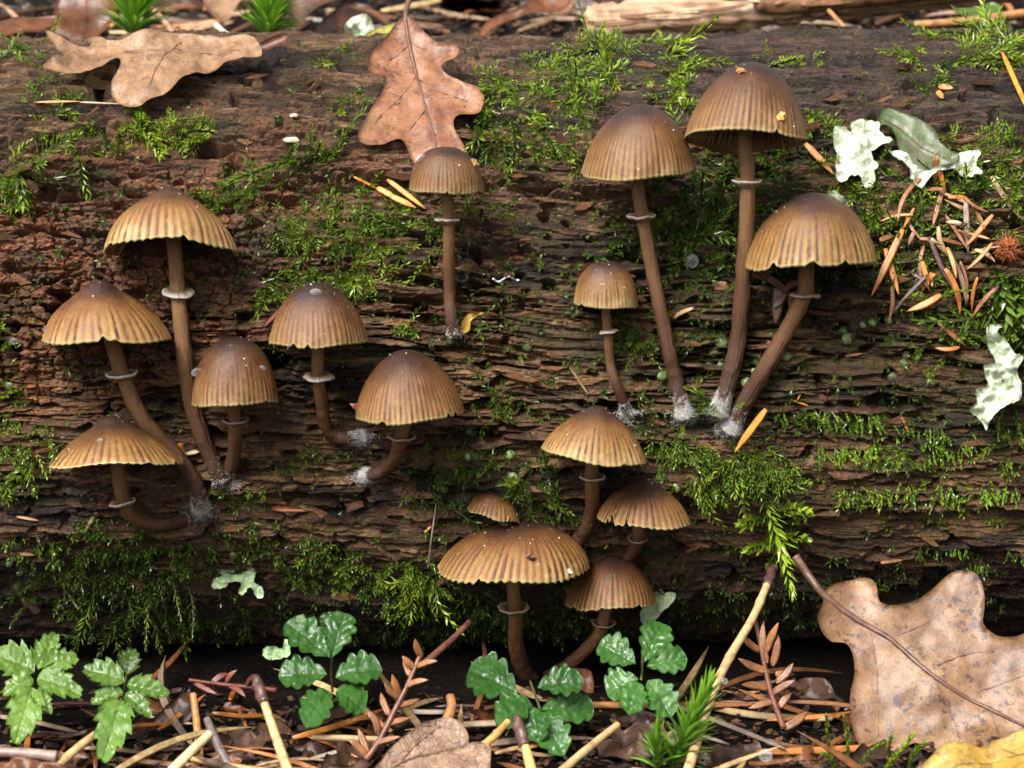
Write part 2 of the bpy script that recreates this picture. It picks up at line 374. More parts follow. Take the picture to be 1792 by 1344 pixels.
m, nt, b = newmat('lichen'); v = ocoord(nt, rnd=True); oi = nt.nodes.new('ShaderNodeObjectInfo')
c = ramp(nt, noise(nt, v, 2.6, 5, 0.65), [(0.32, (0.42, 0.52, 0.32)), (0.5, (0.62, 0.70, 0.52)), (0.68, (0.76, 0.80, 0.68))])
c = mix(nt, math_(nt, 'MULTIPLY', ramp(nt, noise(nt, v, 16, 3), [(0.62, (0, 0, 0)), (0.7, (1, 1, 1))]), 0.6), c, (0.20, 0.17, 0.10))
c = mix(nt, 1.0, c, oi.outputs['Color'], 'MULTIPLY')
setc(nt, b, c); b.inputs['Roughness'].default_value = 0.55; bump(nt, b, noise(nt, v, 8, 5, 0.65), 0.9, 0.12); leafy(m, nt, b, c, 0.15); M['lichen'] = m

m, nt, b = newmat('dry_needle'); v = ocoord(nt, rnd=True); oi = nt.nodes.new('ShaderNodeObjectInfo')
c = ramp(nt, noise(nt, v, 5.0, 4, 0.6), [(0.28, (0.45, 0.42, 0.40)), (0.5, (0.9, 0.9, 0.9)), (0.72, (1.35, 1.3, 1.2))])
c = mix(nt, 1.0, c, oi.outputs['Color'], 'MULTIPLY')
setc(nt, b, c); b.inputs['Roughness'].default_value = 0.38; bump(nt, b, noise(nt, v, 18, 3), 0.3, 0.03); M['needle'] = m

m, nt, b = newmat('pale_dead_wood'); v = ocoord(nt, (12, 100, 100), rnd=True)
n1 = noise(nt, v, 3.4, 6, 0.7, 0.3)
c = ramp(nt, n1, [(0.3, (0.12, 0.055, 0.03)), (0.45, (0.36, 0.20, 0.11)), (0.6, (0.58, 0.40, 0.25)), (0.75, (0.72, 0.60, 0.45))])
setc(nt, b, c); b.inputs['Roughness'].default_value = 0.55; bump(nt, b, n1, 0.9, 0.12); M['deadwood'] = m

m, nt, b = newmat('water_drop'); b.inputs['Base Color'].default_value = (0.9, 0.92, 0.95, 1); b.inputs['Roughness'].default_value = 0.04; b.inputs['Specular IOR Level'].default_value = 0.9
tr_ = nt.nodes.new('ShaderNodeBsdfTransparent'); mx_ = nt.nodes.new('ShaderNodeMixShader'); lw_ = nt.nodes.new('ShaderNodeLayerWeight'); lw_.inputs['Blend'].default_value = 0.35
nt.links.new(math_(nt, 'ADD', math_(nt, 'MULTIPLY', lw_.outputs['Facing'], 0.28), 0.05), mx_.inputs[0]); nt.links.new(tr_.outputs[0], mx_.inputs[1]); nt.links.new(b.outputs[0], mx_.inputs[2])
nt.links.new(mx_.outputs[0], [n for n in nt.nodes if n.type == 'OUTPUT_MATERIAL'][0].inputs['Surface']); M['water'] = m
m, nt, b = newmat('pale_speck'); b.inputs['Base Color'].default_value = (0.80, 0.74, 0.64, 1); b.inputs['Roughness'].default_value = 0.25; M['speck'] = m

m, nt, b = newmat('humus'); v = ocoord(nt)
n1 = noise(nt, v, 0.8, 6, 0.65); n2 = noise(nt, v, 7.0, 5, 0.65)
c = ramp(nt, n1, [(0.3, (0.003, 0.0022, 0.0018)), (0.5, (0.007, 0.005, 0.0035)), (0.72, (0.020, 0.012, 0.008))])
c = mix(nt, 0.8, c, ramp(nt, n2, [(0.3, (0.5, 0.5, 0.5)), (0.6, (1.1, 1.05, 1)), (0.75, (1.8, 1.6, 1.4))]), 'MULTIPLY')
setc(nt, b, c); b.inputs['Roughness'].default_value = 0.6; b.inputs['Specular IOR Level'].default_value = 0.1; bump(nt, b, n2, 1.0, 0.3); M['soil'] = m

# ------------------------------------------------------------------ the ground: one sheet, low in front, banked up behind the log
def ground_z(x, y):
    x = np.asarray(x, float); y = np.asarray(y, float)
    bank = 11.0 * sstep(6.5, 12.5, y) + 0.22 * np.clip(y - 12.5, 0, 60) + 0.07 * np.clip(y - 72.5, 0, None)
    n = 0.55 * fbm(x * 0.13, y * 0.13, 31, 3) + 0.16 * fbm(x * 0.7, y * 0.7, 33, 3)
    return bank + n - 0.15

gx = np.concatenate([-15 - np.geomspace(0.3, 900, 40)[::-1], np.linspace(-15, 15, 240), 15 + np.geomspace(0.3, 900, 40)])
gy = np.concatenate([-8 - np.geomspace(0.3, 300, 30)[::-1], np.linspace(-8, 30, 300), 30 + np.geomspace(0.4, 2500, 50)])
GX, GY = np.meshgrid(gx, gy, indexing='ij')
GZ = ground_z(GX, GY) + 0.05 * fbm(GX * 3.1, GY * 3.1, 35, 3)
nx, ny = GX.shape
i = np.arange(nx - 1)[:, None] * ny; j = np.arange(ny - 1)[None, :]
Q = np.stack([i + j, i + ny + j, i + ny + j + 1, i + j + 1], -1).reshape(-1, 4)
g = obj('ground', np.stack([GX, GY, GZ], -1).reshape(-1, 3), quads=Q, mat=M['soil'], pivot=(0, 0, 0))
tag(g, 'dark damp forest soil under and behind the log', 'ground', kind='structure')

def on_ground(px, py, lift=0.0):
    px = np.atleast_1d(np.asarray(px, float)); py = np.atleast_1d(np.asarray(py, float))
    d = ray(px, py); t = np.full(len(px), 36.0); hit = np.zeros(len(px), bool)
    for k in range(500):
        P = CAM + t[:, None] * d
        below = P[:, 2] < ground_z(P[:, 0], P[:, 1]) + lift
        hit |= below
        if hit.all(): break
        t = np.where(hit, t, t + 0.12)
    return CAM + t[:, None] * d

# ------------------------------------------------------------------ the log
LY, LZ, RA, RB = 6.85, 5.95, 6.4, 6.6
def log_r(th):
    n = 2.25
    return (np.abs(np.cos(th) / RA) ** n + np.abs(np.sin(th) / RB) ** n) ** (-1 / n)

xs = np.concatenate([-12.4 - np.geomspace(0.05, 22, 60)[::-1], np.linspace(-12.4, 12.4, 860), 12.4 + np.geomspace(0.05, 22, 60)])
D2 = math.pi / 180
ths = np.concatenate([np.linspace(-180, -66, 60)[:-1], np.linspace(-66, 62, 560)[:-1], np.linspace(62, 112, 150)[:-1], np.linspace(112, 180, 30)]) * D2
X, TH = (q.astype(np.float32) for q in np.meshgrid(xs, ths, indexing='ij'))
S = TH * 6.6

def ell(X, S, cx, cs, rx, rs, soft=0.5):
    wob = 0.35 * fbm(X * 0.9 + 3, S * 1.1, 71, 3)
    return sstep(1 + soft, 1 - soft, np.hypot((X - cx) / rx, (S - cs) / rs) + wob)

def log_height(X, S):
    wx = X + 0.5 * fbm(X * 0.35, S * 0.5, 3, 3); ws = S + 0.33 * fbm(X * 0.22, S * 0.6, 4, 3) + 0.035 * X
    h = 0.20 * fbm(wx * 0.13, ws * 0.33, 11, 3) + 0.17 * fbm(wx * 0.16, ws * 1.0, 12, 3)
    crumb = np.clip(ell(X, S, -8.3, 2.2, 3.4, 1.5) + 0.8 * ell(X, S, -6.6, 3.9, 2.6, 1.1) + 0.55 * ell(X, S, -9.5, 0.9, 2.5, 0.8), 0, 1)
    # broad layers that end in ragged, overhanging lower edges
    def ledge(freq, seed, amp, run):
        L = ws * freq + 0.75 * fbm(wx * run, ws * 0.55, seed, 4) + 0.10 * fbm(wx * 2.6, ws * 2.0, seed + 1, 3)
        c = np.floor(L); f = L - c
        a = sstep(-0.25, 0.35, perlin(wx * run * 1.7 + c * 7.31, c * 3.17, seed + 2) + 0.25 * perlin(wx * 1.9, c * 5.1, seed + 3))
        return amp * a * ((1 - f) ** 0.7 * sstep(0.0, 0.10, f) - 0.45)
    fib = 1 - 0.75 * crumb
    h = h + fib * (ledge(0.95, 21, 0.34, 0.16) + ledge(2.3, 41, 0.17, 0.22)) + fib * ledge(5.2, 61, 0.10, 0.30)
    # splits along the grain
    sp = np.abs(fbm(wx * 0.22, ws * 1.9, 81, 3)); gate = sstep(-0.1, 0.25, perlin(wx * 0.4, ws * 0.9, 83))
    h = h - 0.50 * gate * sstep(0.07, 0.0, sp)
    sp = np.abs(fbm(wx * 0.5, ws * 4.2, 85, 3)); gate = sstep(-0.05, 0.3, perlin(wx * 0.6, ws * 1.7, 86))
    h = h - 0.19 * gate * sstep(0.10, 0.0, sp) * (1 - 0.5 * crumb)
    # blocky cross checks
    f1, f2, cid = worley(wx * 0.55, ws * 2.9, 91)
    gate = sstep(-0.1, 0.35, perlin(X * 0.3, S * 0.5, 93))
    h = h + gate * fib * (0.12 * (cid - 0.5) - 0.06 * sstep(0.07, 0.0, f2 - f1))
    f1, f2, cid = worley(wx * 1.5, ws * 7.5, 95)
    gate = sstep(0.0, 0.4, perlin(X * 0.5 + 9, S * 0.8, 97))
    h = h + gate * (0.10 * (cid - 0.5) - 0.04 * sstep(0.10, 0.0, f2 - f1))
    # crumbs of red rot
    f1, f2, cid = worley(wx * 3.3 + 0.3 * ws, ws * 5.6, 101)
    h = h + crumb * (0.16 * (cid - 0.45) + 0.10 * (0.6 - f1) - 0.12 * sstep(0.12, 0, f2 - f1))
    f1, f2, cid = worley(wx * 8.0, ws * 11.0, 103)
    h = h + (0.035 + 0.045 * crumb) * (0.8 - f1 * 1.4) * sstep(-0.2, 0.3, perlin(X * 0.8, S * 1.3, 105) + crumb)
    # pits and holes
    p = perlin(wx * 0.75, ws * 2.1, 111) + 0.35 * perlin(wx * 2.5, ws * 5, 112)
    h = h - 0.8 * sstep(0.46, 0.75, p)
    p = perlin(wx * 2.2, ws * 4.6, 113)
    h = h - 0.34 * sstep(0.38, 0.6, p)
    # fibres
    h = h + fib * (0.10 * (0.5 - np.abs(fbm(wx * 0.35, ws * 7.0, 121, 3))) + 0.075 * (0.4 - np.abs(perlin(wx * 0.55, ws * 13.0, 122))) + 0.035 * fbm(wx * 1.1, ws * 22, 123, 2))
    h = h + 0.022 * fbm(X * 7, S * 9, 125, 3)
    return h

H = log_height(X, S)
end = sstep(34.4, 33.0, np.abs(X))
H = H * end
def log_pts(x, th, h):
    r = log_r(th) + h
    return np.stack([x, LY - r * np.cos(th), LZ + r * np.sin(th)], -1)

def log_colour(X, S):
    n = X.shape
    def C(*c): return np.array(c)
    def lay(col, c, m): return col + (c - col) * m[..., None]
    n1 = fbm(X * 0.25, S * 0.9, 201, 4); n2 = fbm(X * 0.5, S * 2.4, 203, 4); n3 = fbm(X * 0.9, S * 1.1, 205, 4); n4 = fbm(X * 1.6, S * 5.0, 207, 3)
    col = np.zeros(n + (3,)) + C(0.150, 0.085, 0.050)
    col = lay(col, C(0.034, 0.019, 0.014), sstep(0.0, 0.22, n1))
    col = lay(col, C(0.26, 0.160, 0.088), sstep(0.0, 0.35, n2))
    col = lay(col, C(0.38, 0.25, 0.145), sstep(0.15, 0.4, n4) * 0.8)
    col = lay(col, C(0.31, 0.135, 0.070), np.clip(ell(X, S, -8.3, 2.2, 3.6, 1.7) + 0.75 * ell(X, S, -6.4, 4.2, 3.4, 1.8) + 0.2 * ell(X, S, -3.5, 4.4, 3.0, 1.5) + 0.6 * ell(X, S, -9.5, 0.8, 2.5, 0.8), 0, 1) * (0.30 + 0.70 * sstep(-0.15, 0.25, n3)))
    col = lay(col, C(0.33, 0.22, 0.125), 0.75 * ell(X, S, 0.8, 0.6, 2.6, 0.7) * sstep(-0.25, 0.25, n2))
    # slate-dark, weathered wood along the top, more so to the right
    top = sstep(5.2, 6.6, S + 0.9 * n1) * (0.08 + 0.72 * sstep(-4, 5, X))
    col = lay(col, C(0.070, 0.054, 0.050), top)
    # algae film
    alg = sstep(0.08, 0.38, fbm(X * 0.55, S * 1.3, 211, 4) + 0.30 * ell(X, S, 6, 1.5, 5, 3) + 0.12 * ell(X, S, -2, 2.5, 4, 2))
    col = lay(col, C(0.060, 0.066, 0.024), 0.55 * alg)
    # shade on the log's underside, painted into the wood colour as a darkening
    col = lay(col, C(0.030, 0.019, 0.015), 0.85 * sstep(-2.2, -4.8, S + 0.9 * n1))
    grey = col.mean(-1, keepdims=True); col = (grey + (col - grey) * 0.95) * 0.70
    return col

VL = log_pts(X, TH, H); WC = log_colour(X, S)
nx, nt_ = X.shape
i = np.arange(nx - 1)[:, None] * nt_; j = np.arange(nt_ - 1)[None, :]
Q = np.stack([i + j, i + nt_ + j, i + nt_ + j + 1, i + j + 1], -1).reshape(-1, 4)
Vl = VL.reshape(-1, 3); nV = len(Vl)
Vl = np.vstack([Vl, [[xs[0], LY, LZ]], [[xs[-1], LY, LZ]]])
capt = [(nV, k + 1, k) for k in range(nt_ - 1)] + [(nV + 1, (nx - 1) * nt_ + k, (nx - 1) * nt_ + k + 1) for k in range(nt_ - 1)]
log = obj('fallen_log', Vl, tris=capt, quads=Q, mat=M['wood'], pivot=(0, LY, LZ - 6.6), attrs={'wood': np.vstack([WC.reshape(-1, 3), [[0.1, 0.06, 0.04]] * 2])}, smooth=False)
tag(log, 'rotting mossy brown log lying across the whole picture', 'log')

def log_h(x, th):
    fi = np.interp(x, xs, np.arange(len(xs))); fj = np.interp(th, ths, np.arange(len(ths)))
    i = np.clip(fi.astype(int), 0, len(xs) - 2); j = np.clip(fj.astype(int), 0, len(ths) - 2); a = fi - i; b_ = fj - j
    return (H[i, j] * (1 - a) + H[i + 1, j] * a) * (1 - b_) + (H[i, j + 1] * (1 - a) + H[i + 1, j + 1] * a) * b_

def on_log(px, py, lift=0.0):
    """Where the sight line through a photo pixel meets the log; returns points, outward normals, hit mask."""
    px = np.atleast_1d(np.asarray(px, float)); py = np.atleast_1d(np.asarray(py, float))
    d = ray(px, py); t = np.full(len(px), 43.0); hit = np.zeros(len(px), bool)
    def inside(t):
        P = CAM + t[:, None] * d
        dy = LY - P[:, 1]; dz = P[:, 2] - LZ
        th = np.arctan2(dz, dy)
        return np.hypot(dy, dz) < log_r(th) + log_h(P[:, 0], th) + lift
    for k in range(150):
        hit |= inside(t)
        if hit.all(): break
        t = np.where(hit, t, t + 0.075)
    lo = t - 0.075; hi = t.copy()
    for k in range(5):
        mid = (lo + hi) / 2; ins = inside(mid); hi = np.where(ins, mid, hi); lo = np.where(ins, lo, mid)
    P = CAM + hi[:, None] * d
    th = np.arctan2(P[:, 2] - LZ, LY - P[:, 1])
    return P, log_normal(P[:, 0], th), hit

def log_normal(x, th, e=0.12):
    def p(x, th): return log_pts(x, th, log_h(x, th))
    a = p(x + e, th) - p(x - e, th); b_ = p(x, th + e / 6.6) - p(x, th - e / 6.6)
    n = np.cross(a, b_); n = unit(n)
    rad = np.stack([0 * x, -np.cos(th), np.sin(th)], -1)
    n = np.where((n * rad).sum(-1, keepdims=True) < 0, -n, n)
    return unit(n + 0.5 * rad)

def depth_of(P):
    return (np.asarray(P) - CAM) @ FWD

# loose slivers and flakes of wood still sitting in the log's surface
def flake_mesh(seed):
    r = np.random.default_rng(seed); n = 9
    a = np.sort(r.uniform(0, 2 * np.pi, n)); rx = 0.5 * r.uniform(0.7, 1.1, n); ry = 0.5 * r.uniform(0.55, 1.1, n)
    top = np.stack([np.cos(a) * rx, np.sin(a) * ry, r.uniform(0.35, 0.6, n)], -1); bot = top * [1.06, 1.06, 0] + [0, 0, -0.4]
    V = np.vstack([top, bot, [[0, 0, 0.62]]])
    tr = [(2 * n, k, (k + 1) % n) for k in range(n)]; q = [(k, n + k, n + (k + 1) % n, (k + 1) % n) for k in range(n)]
    c = np.clip(np.array([0.22, 0.12, 0.07]) * r.uniform(0.35, 1.8), 0, 1)
    me = make_mesh('wood_flake', V, tr, q, {'wood': np.tile(c, (len(V), 1))}, smooth=False); me.materials.append(M['wood']); return me
flakes = [flake_mesh(k) for k in range(14)]
fx = rng.uniform(0, 1792, 460); fy = rng.uniform(110, 1090, 460)
P, Nn, ok = on_log(fx, fy, -0.01)
cnt = 0
for k in range(460):
    if not ok[k] or cnt >= 300: continue
    nrm = Nn[k]; tx = unit(np.array([1, 0, 0]) - nrm * nrm[0]); ty = np.cross(nrm, tx)
    a = random.gauss(0, 0.22); tx2 = tx * math.cos(a) + ty * math.sin(a); ty2 = np.cross(nrm, tx2)
    lx = random.uniform(0.2, 0.75) * (1.5 if random.random() < 0.15 else 1); ly = random.uniform(0.09, 0.22); lz = random.uniform(0.06, 0.15)
    o = bpy.data.objects.new('wood_flake', flakes[k % 14]); COL.objects.link(o); o.parent = log
    n2 = unit(nrm + 0.3 * np.array([random.gauss(0, 1), random.gauss(0, 1), random.gauss(0, 1)]))
    R = np.column_stack([tx2 * lx, ty2 * ly, n2 * lz])
    o.matrix_local = Matrix.Translation(Vector(tuple((P[k] - PIV[log]) * U))) @ Matrix(R.tolist()).to_4x4()
    cnt += 1

# ------------------------------------------------------------------ mushrooms
PROF = {
 'bell':  [(0, 1), (0.14, 0.985), (0.30, 0.93), (0.48, 0.83), (0.64, 0.70), (0.78, 0.535), (0.89, 0.34), (0.965, 0.15), (1, 0)],
 'cone':  [(0, 1), (0.10, 0.985), (0.20, 0.93), (0.34, 0.83), (0.49, 0.71), (0.65, 0.56), (0.80, 0.38), (0.92, 0.18), (1, 0)],
 'hemi':  [(0, 1), (0.2, 0.985), (0.42, 0.93), (0.62, 0.82), (0.78, 0.67), (0.89, 0.49), (0.96, 0.29), (0.99, 0.12), (1, 0)],
 'broad': [(0, 1), (0.16, 0.98), (0.34, 0.91), (0.52, 0.80), (0.68, 0.65), (0.82, 0.46), (0.93, 0.23), (0.985, 0.07), (1, 0)],
 'umbo':  [(0, 1), (0.10, 0.98), (0.20, 0.92), (0.32, 0.82), (0.47, 0.70), (0.63, 0.565), (0.79, 0.40), (0.91, 0.21), (0.98, 0.06), (1, 0)],
 'wide':  [(0, 1), (0.10, 0.98), (0.18, 0.93), (0.30, 0.845), (0.45, 0.75), (0.62, 0.63), (0.78, 0.48), (0.90, 0.30), (0.97, 0.12), (1, 0)],
 'flat':  [(0, 1), (0.10, 0.98), (0.18, 0.92), (0.27, 0.82), (0.38, 0.71), (0.54, 0.58), (0.72, 0.40), (0.87, 0.20), (0.96, 0.06), (1, 0)],
}

def basis(P):
    v = unit(P - CAM); r = unit(RIGHT - v * v[0]); u = np.cross(r, v)
    return r, u, v

def lathe_frame(L, R, sag, depth, apex=None):
    L = np.array(L, float); R = np.array(R, float); c = (L + R) / 2
    P = at(c[0], c[1], np.array(depth)); r, u, v = basis(P); s = depth * KPX
    half = np.linalg.norm(R - L) / 2; e = (R - L) / (2 * half); nn = np.array([e[1], -e[0]])
    ex = e[0] * r - e[1] * u; a0 = nn[0] * r - nn[1] * u
    sp = np.clip(sag / half, -0.9, 0.9); cp = math.sqrt(1 - sp * sp)
    ax = a0 * cp - v * sp; ez = np.cross(ex, ax)
    out = dict(P=P, ex=ex, ax=ax, ey=ez, R=half * s, s=s)
    if apex is not None:
        d = np.array(apex, float) - c
        out['H'] = d @ nn * s / cp; out['sh'] = d @ e * s
    return out

def ico(c, r, sub=1):
    t = (1 + 5 ** .5) / 2
    V = [(-1, t, 0), (1, t, 0), (-1, -t, 0), (1, -t, 0), (0, -1, t), (0, 1, t), (0, -1, -t), (0, 1, -t), (t, 0, -1), (t, 0, 1), (-t, 0, -1), (-t, 0, 1)]
    F = [(0, 11, 5), (0, 5, 1), (0, 1, 7), (0, 7, 10), (0, 10, 11), (1, 5, 9), (5, 11, 4), (11, 10, 2), (10, 7, 6), (7, 1, 8), (3, 9, 4), (3, 4, 2), (3, 2, 6), (3, 6, 8), (3, 8, 9), (4, 9, 5), (2, 4, 11), (6, 2, 10), (8, 6, 7), (9, 8, 1)]
    V = [unit(np.array(v)) for v in V]
    for _ in range(sub - 1):
        mid = {}; F2 = []
        def mp(a, b_):
            k = (min(a, b_), max(a, b_))
            if k not in mid: V.append(unit(V[a] + V[b_])); mid[k] = len(V) - 1
            return mid[k]
        for a, b_, c_ in F:
            x, y, z = mp(a, b_), mp(b_, c_), mp(c_, a); F2 += [(a, x, z), (b_, y, x), (c_, z, y), (x, y, z)]
        F = F2
    return np.array(V) * r + np.asarray(c), np.array(F)

def hairs(roots, dirs, lens, wid, seed):
    """Fine tapering hairs: each a bent three-sided sliver."""
    r = np.random.default_rng(seed); n_ = len(roots); d = unit(dirs); l = np.asarray(lens)[:, None]
    a = unit(np.cross(d, r.normal(size=(n_, 3)))); b_ = np.cross(a, d); w_ = wid * r.uniform(0.6, 1.2, (n_, 1))
    m_ = roots + d * l * 0.5 + r.normal(size=(n_, 3)) * l * 0.16; e = roots + d * l + r.normal(size=(n_, 3)) * l * 0.3
    V = np.stack([roots + a * w_, roots - a * w_ * 0.5 + b_ * w_, roots - a * w_ * 0.5 - b_ * w_, m_ + a * w_ * 0.7, m_ - a * w_ * 0.35 + b_ * w_ * 0.7, m_ - a * w_ * 0.35 - b_ * w_ * 0.7, e], 1)
    f_ = np.array([q for k in range(3) for q in ((k, (k + 1) % 3, 3 + (k + 1) % 3), (k, 3 + (k + 1) % 3, 3 + k), (3 + k, 3 + (k + 1) % 3, 6))])
    return V.reshape(-1, 3), (f_[None] + 7 * np.arange(n_)[:, None, None]).reshape(-1, 3)

CAPS = {}
def mushroom(key, label, apex, L, R, sag, prof, stem, ring, wid, out=0.5, ns=46, depth=None, tint=(1, 1, 1), stint=(1, 1, 1), rtint=(1, 1, 1), fuzz=0, base='log',
             scal=0.75, wave=0.025, specks=8, dbase=None, nib=1.0):
    seed = sum(map(ord, key)) * 7 + len(key); r = np.random.default_rng(seed); ns = int(ns * 1.12); wid = (wid[0] * 0.95, wid[1] * 0.86)
    bx, by = stem[-1]
    if dbase is not None: db = dbase; Pb = at(bx, by, np.array(db))
    else:
        Pb = (on_log([bx], [by])[0] if base == 'log' else on_ground([bx], [by]))[0]; db = depth_of(Pb)
    cpx = (np.array(L) + np.array(R)) / 2
    hgt = (by - cpx[1]) * KPX * db
    dc = depth if depth is not None else db - 0.225 * hgt - out
    F = lathe_frame(L, R, sag, dc, apex)
    P0, ex, ax, ey, RR, HH, sh, s = (F[k] for k in ('P', 'ex', 'ax', 'ey', 'R', 'H', 'sh', 's'))
    root = empty('mushroom', Pb); tag(root, label, 'mushroom', 'brown ringed mushrooms growing on the log')
    # cap
    pr = crom(PROF[prof], 5); seg = np.r_[0, np.cumsum(np.hypot(*np.diff(pr * [RR, HH], axis=0).T))]; seg /= seg[-1]
    nr = 36; tq = np.linspace(0, 1, nr) ** 0.92; pr = np.stack([np.interp(tq, seg, pr[:, 0]), np.interp(tq, seg, pr[:, 1])], -1)
    na = ns * 5; ang = np.arange(na) * 2 * np.pi / na
    t = tq[1:, None]; A = ang[None, :]
    jit = 0.9 * perlin(np.cos(A) * 2.2 + 5, np.sin(A) * 2.2 + seed, seed)
    ph = ns * A + jit * 1.6 + 0.5 * perlin(np.cos(A) * 3 + t * 1.5, np.sin(A) * 3, seed + 1)
    sid = np.floor((ph / (2 * np.pi)) % ns)
    lam = 0.55 + 0.9 * _h(sid, sid * 0 + 3, seed); start = 0.20 + 0.34 * _h(sid, sid * 0 + 8, seed)
    wv = np.cos(ph); flute = sstep(start, start + 0.35, t) * lam
    dd = RR * 0.0048 * scal * flute * (0.5 + 1.1 * t ** 2) * (wv - 0.25 * np.cos(2 * ph))
    dd = dd + RR * 0.055 * fbm(np.cos(A) * 1.1 + t, np.sin(A) * 1.1 + seed, seed + 3, 2) * (0.3 + t) * sstep(0, 0.25, t)
    rr = pr[1:, 0][:, None] * RR + dd
    lowz = RR * wave * (np.sin(2 * A + r.uniform(0, 6)) + 0.7 * np.sin(3 * A + r.uniform(0, 6)) + 0.5 * np.sin(5 * A + r.uniform(0, 6))) * t ** 2
    notch = sum(a_ * np.exp(-((np.angle(np.exp(1j * (A - p_)))) / w_) ** 2) for a_, p_, w_ in zip(r.uniform(0.02, 0.10, 5) * nib, r.uniform(0, 2 * np.pi, 5), r.uniform(0.02, 0.07, 5)))
    edge = sstep(0.90, 1.0, t); tear = 0.5 + 1.0 * _h(sid, sid * 0 + 15, seed)
    zz = pr[1:, 1][:, None] * HH + lowz - RR * 0.012 * scal * edge * wv * tear + dd * 0.3 + RR * notch * sstep(0.86, 1.0, t)
    def P3(rr, zz):
        q = np.clip(zz / HH, 0, 1.1)
        return P0 + (rr * np.cos(A) + sh * q)[..., None] * ex + (rr * np.sin(A))[..., None] * ey + zz[..., None] * ax
    outer = P3(rr, zz).reshape(-1, 3); apexp = (P0 + ax * HH + ex * sh)[None]
    V = np.vstack([outer, apexp]); radial = np.append(np.repeat(tq[1:], na), 0.0); strv = np.append((sstep(0.15, -0.75, wv) * flute).reshape(-1) * 0.95, 0.0)
    i = np.arange(nr - 2)[:, None] * na; j = np.arange(na)[None, :]; j2 = (j + 1) % na
    Q = [np.stack([i + j, i + na + j, i + na + j2, i + j2], -1).reshape(-1, 4)]; ia = len(outer)
    tr = [(ia, k, (k + 1) % na) for k in range(na)]
    # underside shell
    inn = [34, 31, 27, 22, 16, 9]; b0 = len(V); Vi = []
    for q in inn: Vi.append(P3(rr[q - 1:q] * 0.985 - RR * 0.012, zz[q - 1:q] - RR * 0.030 * (1 if q < 34 else 0.6))[0])
    V = np.vstack([V] + Vi); radial = np.append(radial, np.repeat([tq[q] * 0.9 for q in inn], na)); strv = np.append(strv, np.zeros(na * len(inn)))
    lastr = (nr - 2) * na; jj = np.arange(na); jn = (jj + 1) % na
    Q.append(np.stack([lastr + jj, b0 + jj, b0 + jn, lastr + jn], -1))
    for q in range(len(inn) - 1): Q.append(np.stack([b0 + q * na + jj, b0 + (q + 1) * na + jj, b0 + (q + 1) * na + jn, b0 + q * na + jn], -1))
    cap = obj('cap', V, tr, np.vstack(Q), M['cap'], parent=root, attrs={'radial': radial, 'stria': strv}, color=tint)
    PIV[cap] = PIV[root]
    CAPS[key] = dict(F=F, outer=outer.reshape(nr - 1, na, 3), root=root, cap=cap, tq=tq[1:])
    # gills
    ng = ns; Vg = []; Qg = []; Rg = []; fr = np.array([0.10, 0.3, 0.5, 0.68, 0.82, 0.93, 0.975])
    for k in range(ng):
        short = k % 2; a = 2 * np.pi * (k + 0.5 * r.uniform(-0.3, 0.3)) / ng; b0 = len(Vg)
        f_ = fr if not short else np.linspace(0.55, 0.975, 7)
        for x in f_:
            zt = np.interp(x, pr[:, 0], pr[:, 1]) * HH - RR * 0.03; dep = HH * (0.30 if not short else 0.22) * math.sin(math.pi * min(1, (1.02 - x) * 1.25 + 0.04)) ** 0.8
            dirv = math.cos(a) * ex + math.sin(a) * ey; q = zt / HH
            Vg.append(P0 + dirv * x * RR * 0.97 + ax * zt + ex * sh * q); Vg.append(P0 + dirv * x * RR * 0.97 + ax * max(zt - dep, HH * 0.02 if x > 0.5 else -9) + ex * sh * q); Rg += [x, x]
        for q in range(len(f_) - 1): Qg.append((b0 + 2 * q, b0 + 2 * q + 2, b0 + 2 * q + 3, b0 + 2 * q + 1))
    obj_g = obj('gills', Vg, None, Qg, M['gills'], parent=cap, attrs={'radial': Rg})
    # stem, from inside the cap down to its foot
    top = P0 + ax * HH * 0.55 + ex * sh * 0.5
    path_px = [np.array(stem[0], float)] + [np.array(p, float) for p in stem[1:]]
    n_ = len(path_px); arc = np.r_[0, np.cumsum([np.linalg.norm(path_px[k + 1] - path_px[k]) for k in range(n_ - 1)])]; arc /= arc[-1]
    dst = depth_of(P0)
    wob = r.normal(size=(n_, 2)) * 1.6; wob[0] = wob[-1] = 0; path_px = [p + w_ for p, w_ in zip(path_px, wob)]
    pts = [top] + [at(p[0], p[1], np.array(dst + (db + 0.25 - dst) * (q ** 1.15))) for p, q in zip(path_px, arc)]
    path = crom(pts, 14); nl = len(path)
    if base == 'log' and dbase is None:
        # keep the stem outside the wood until its foot
        pj = (path - CAM) @ FWD; qx = 896 + ((path - CAM) @ RIGHT) / pj / KPX; qy = 672 - ((path - CAM) @ UP) / pj / KPX
        Ph, _n, okh = on_log(qx, qy); lim = np.where(okh, depth_of(Ph), 1e3) - wid[1] * 0.5 * s * 0.75
        q = np.linspace(0, 1, nl); ex_ = np.where(q < 0.95, np.clip(pj - lim, 0, None), 0)
        ex_ = np.max([np.roll(np.pad(ex_, 7), k)[7:-7] for k in range(-6, 7)], axis=0); gk = np.exp(-(np.arange(-9, 10) / 4.5) ** 2); gk /= gk.sum()
        nd = pj - np.convolve(np.pad(ex_, 9, mode='edge'), gk, 'valid')
        path = CAM + (nd / pj)[:, None] * (path - CAM)
    al = np.r_[0, np.cumsum(np.linalg.norm(np.diff(path, axis=0), axis=1))]; al /= al[-1]
    w0, w1 = wid; rad = 0.5 * s * (w0 + (w1 - w0) * sstep(0.15, 1.0, al)); rad = rad * (1 + 0.12 * sstep(0.9, 1.0, al))
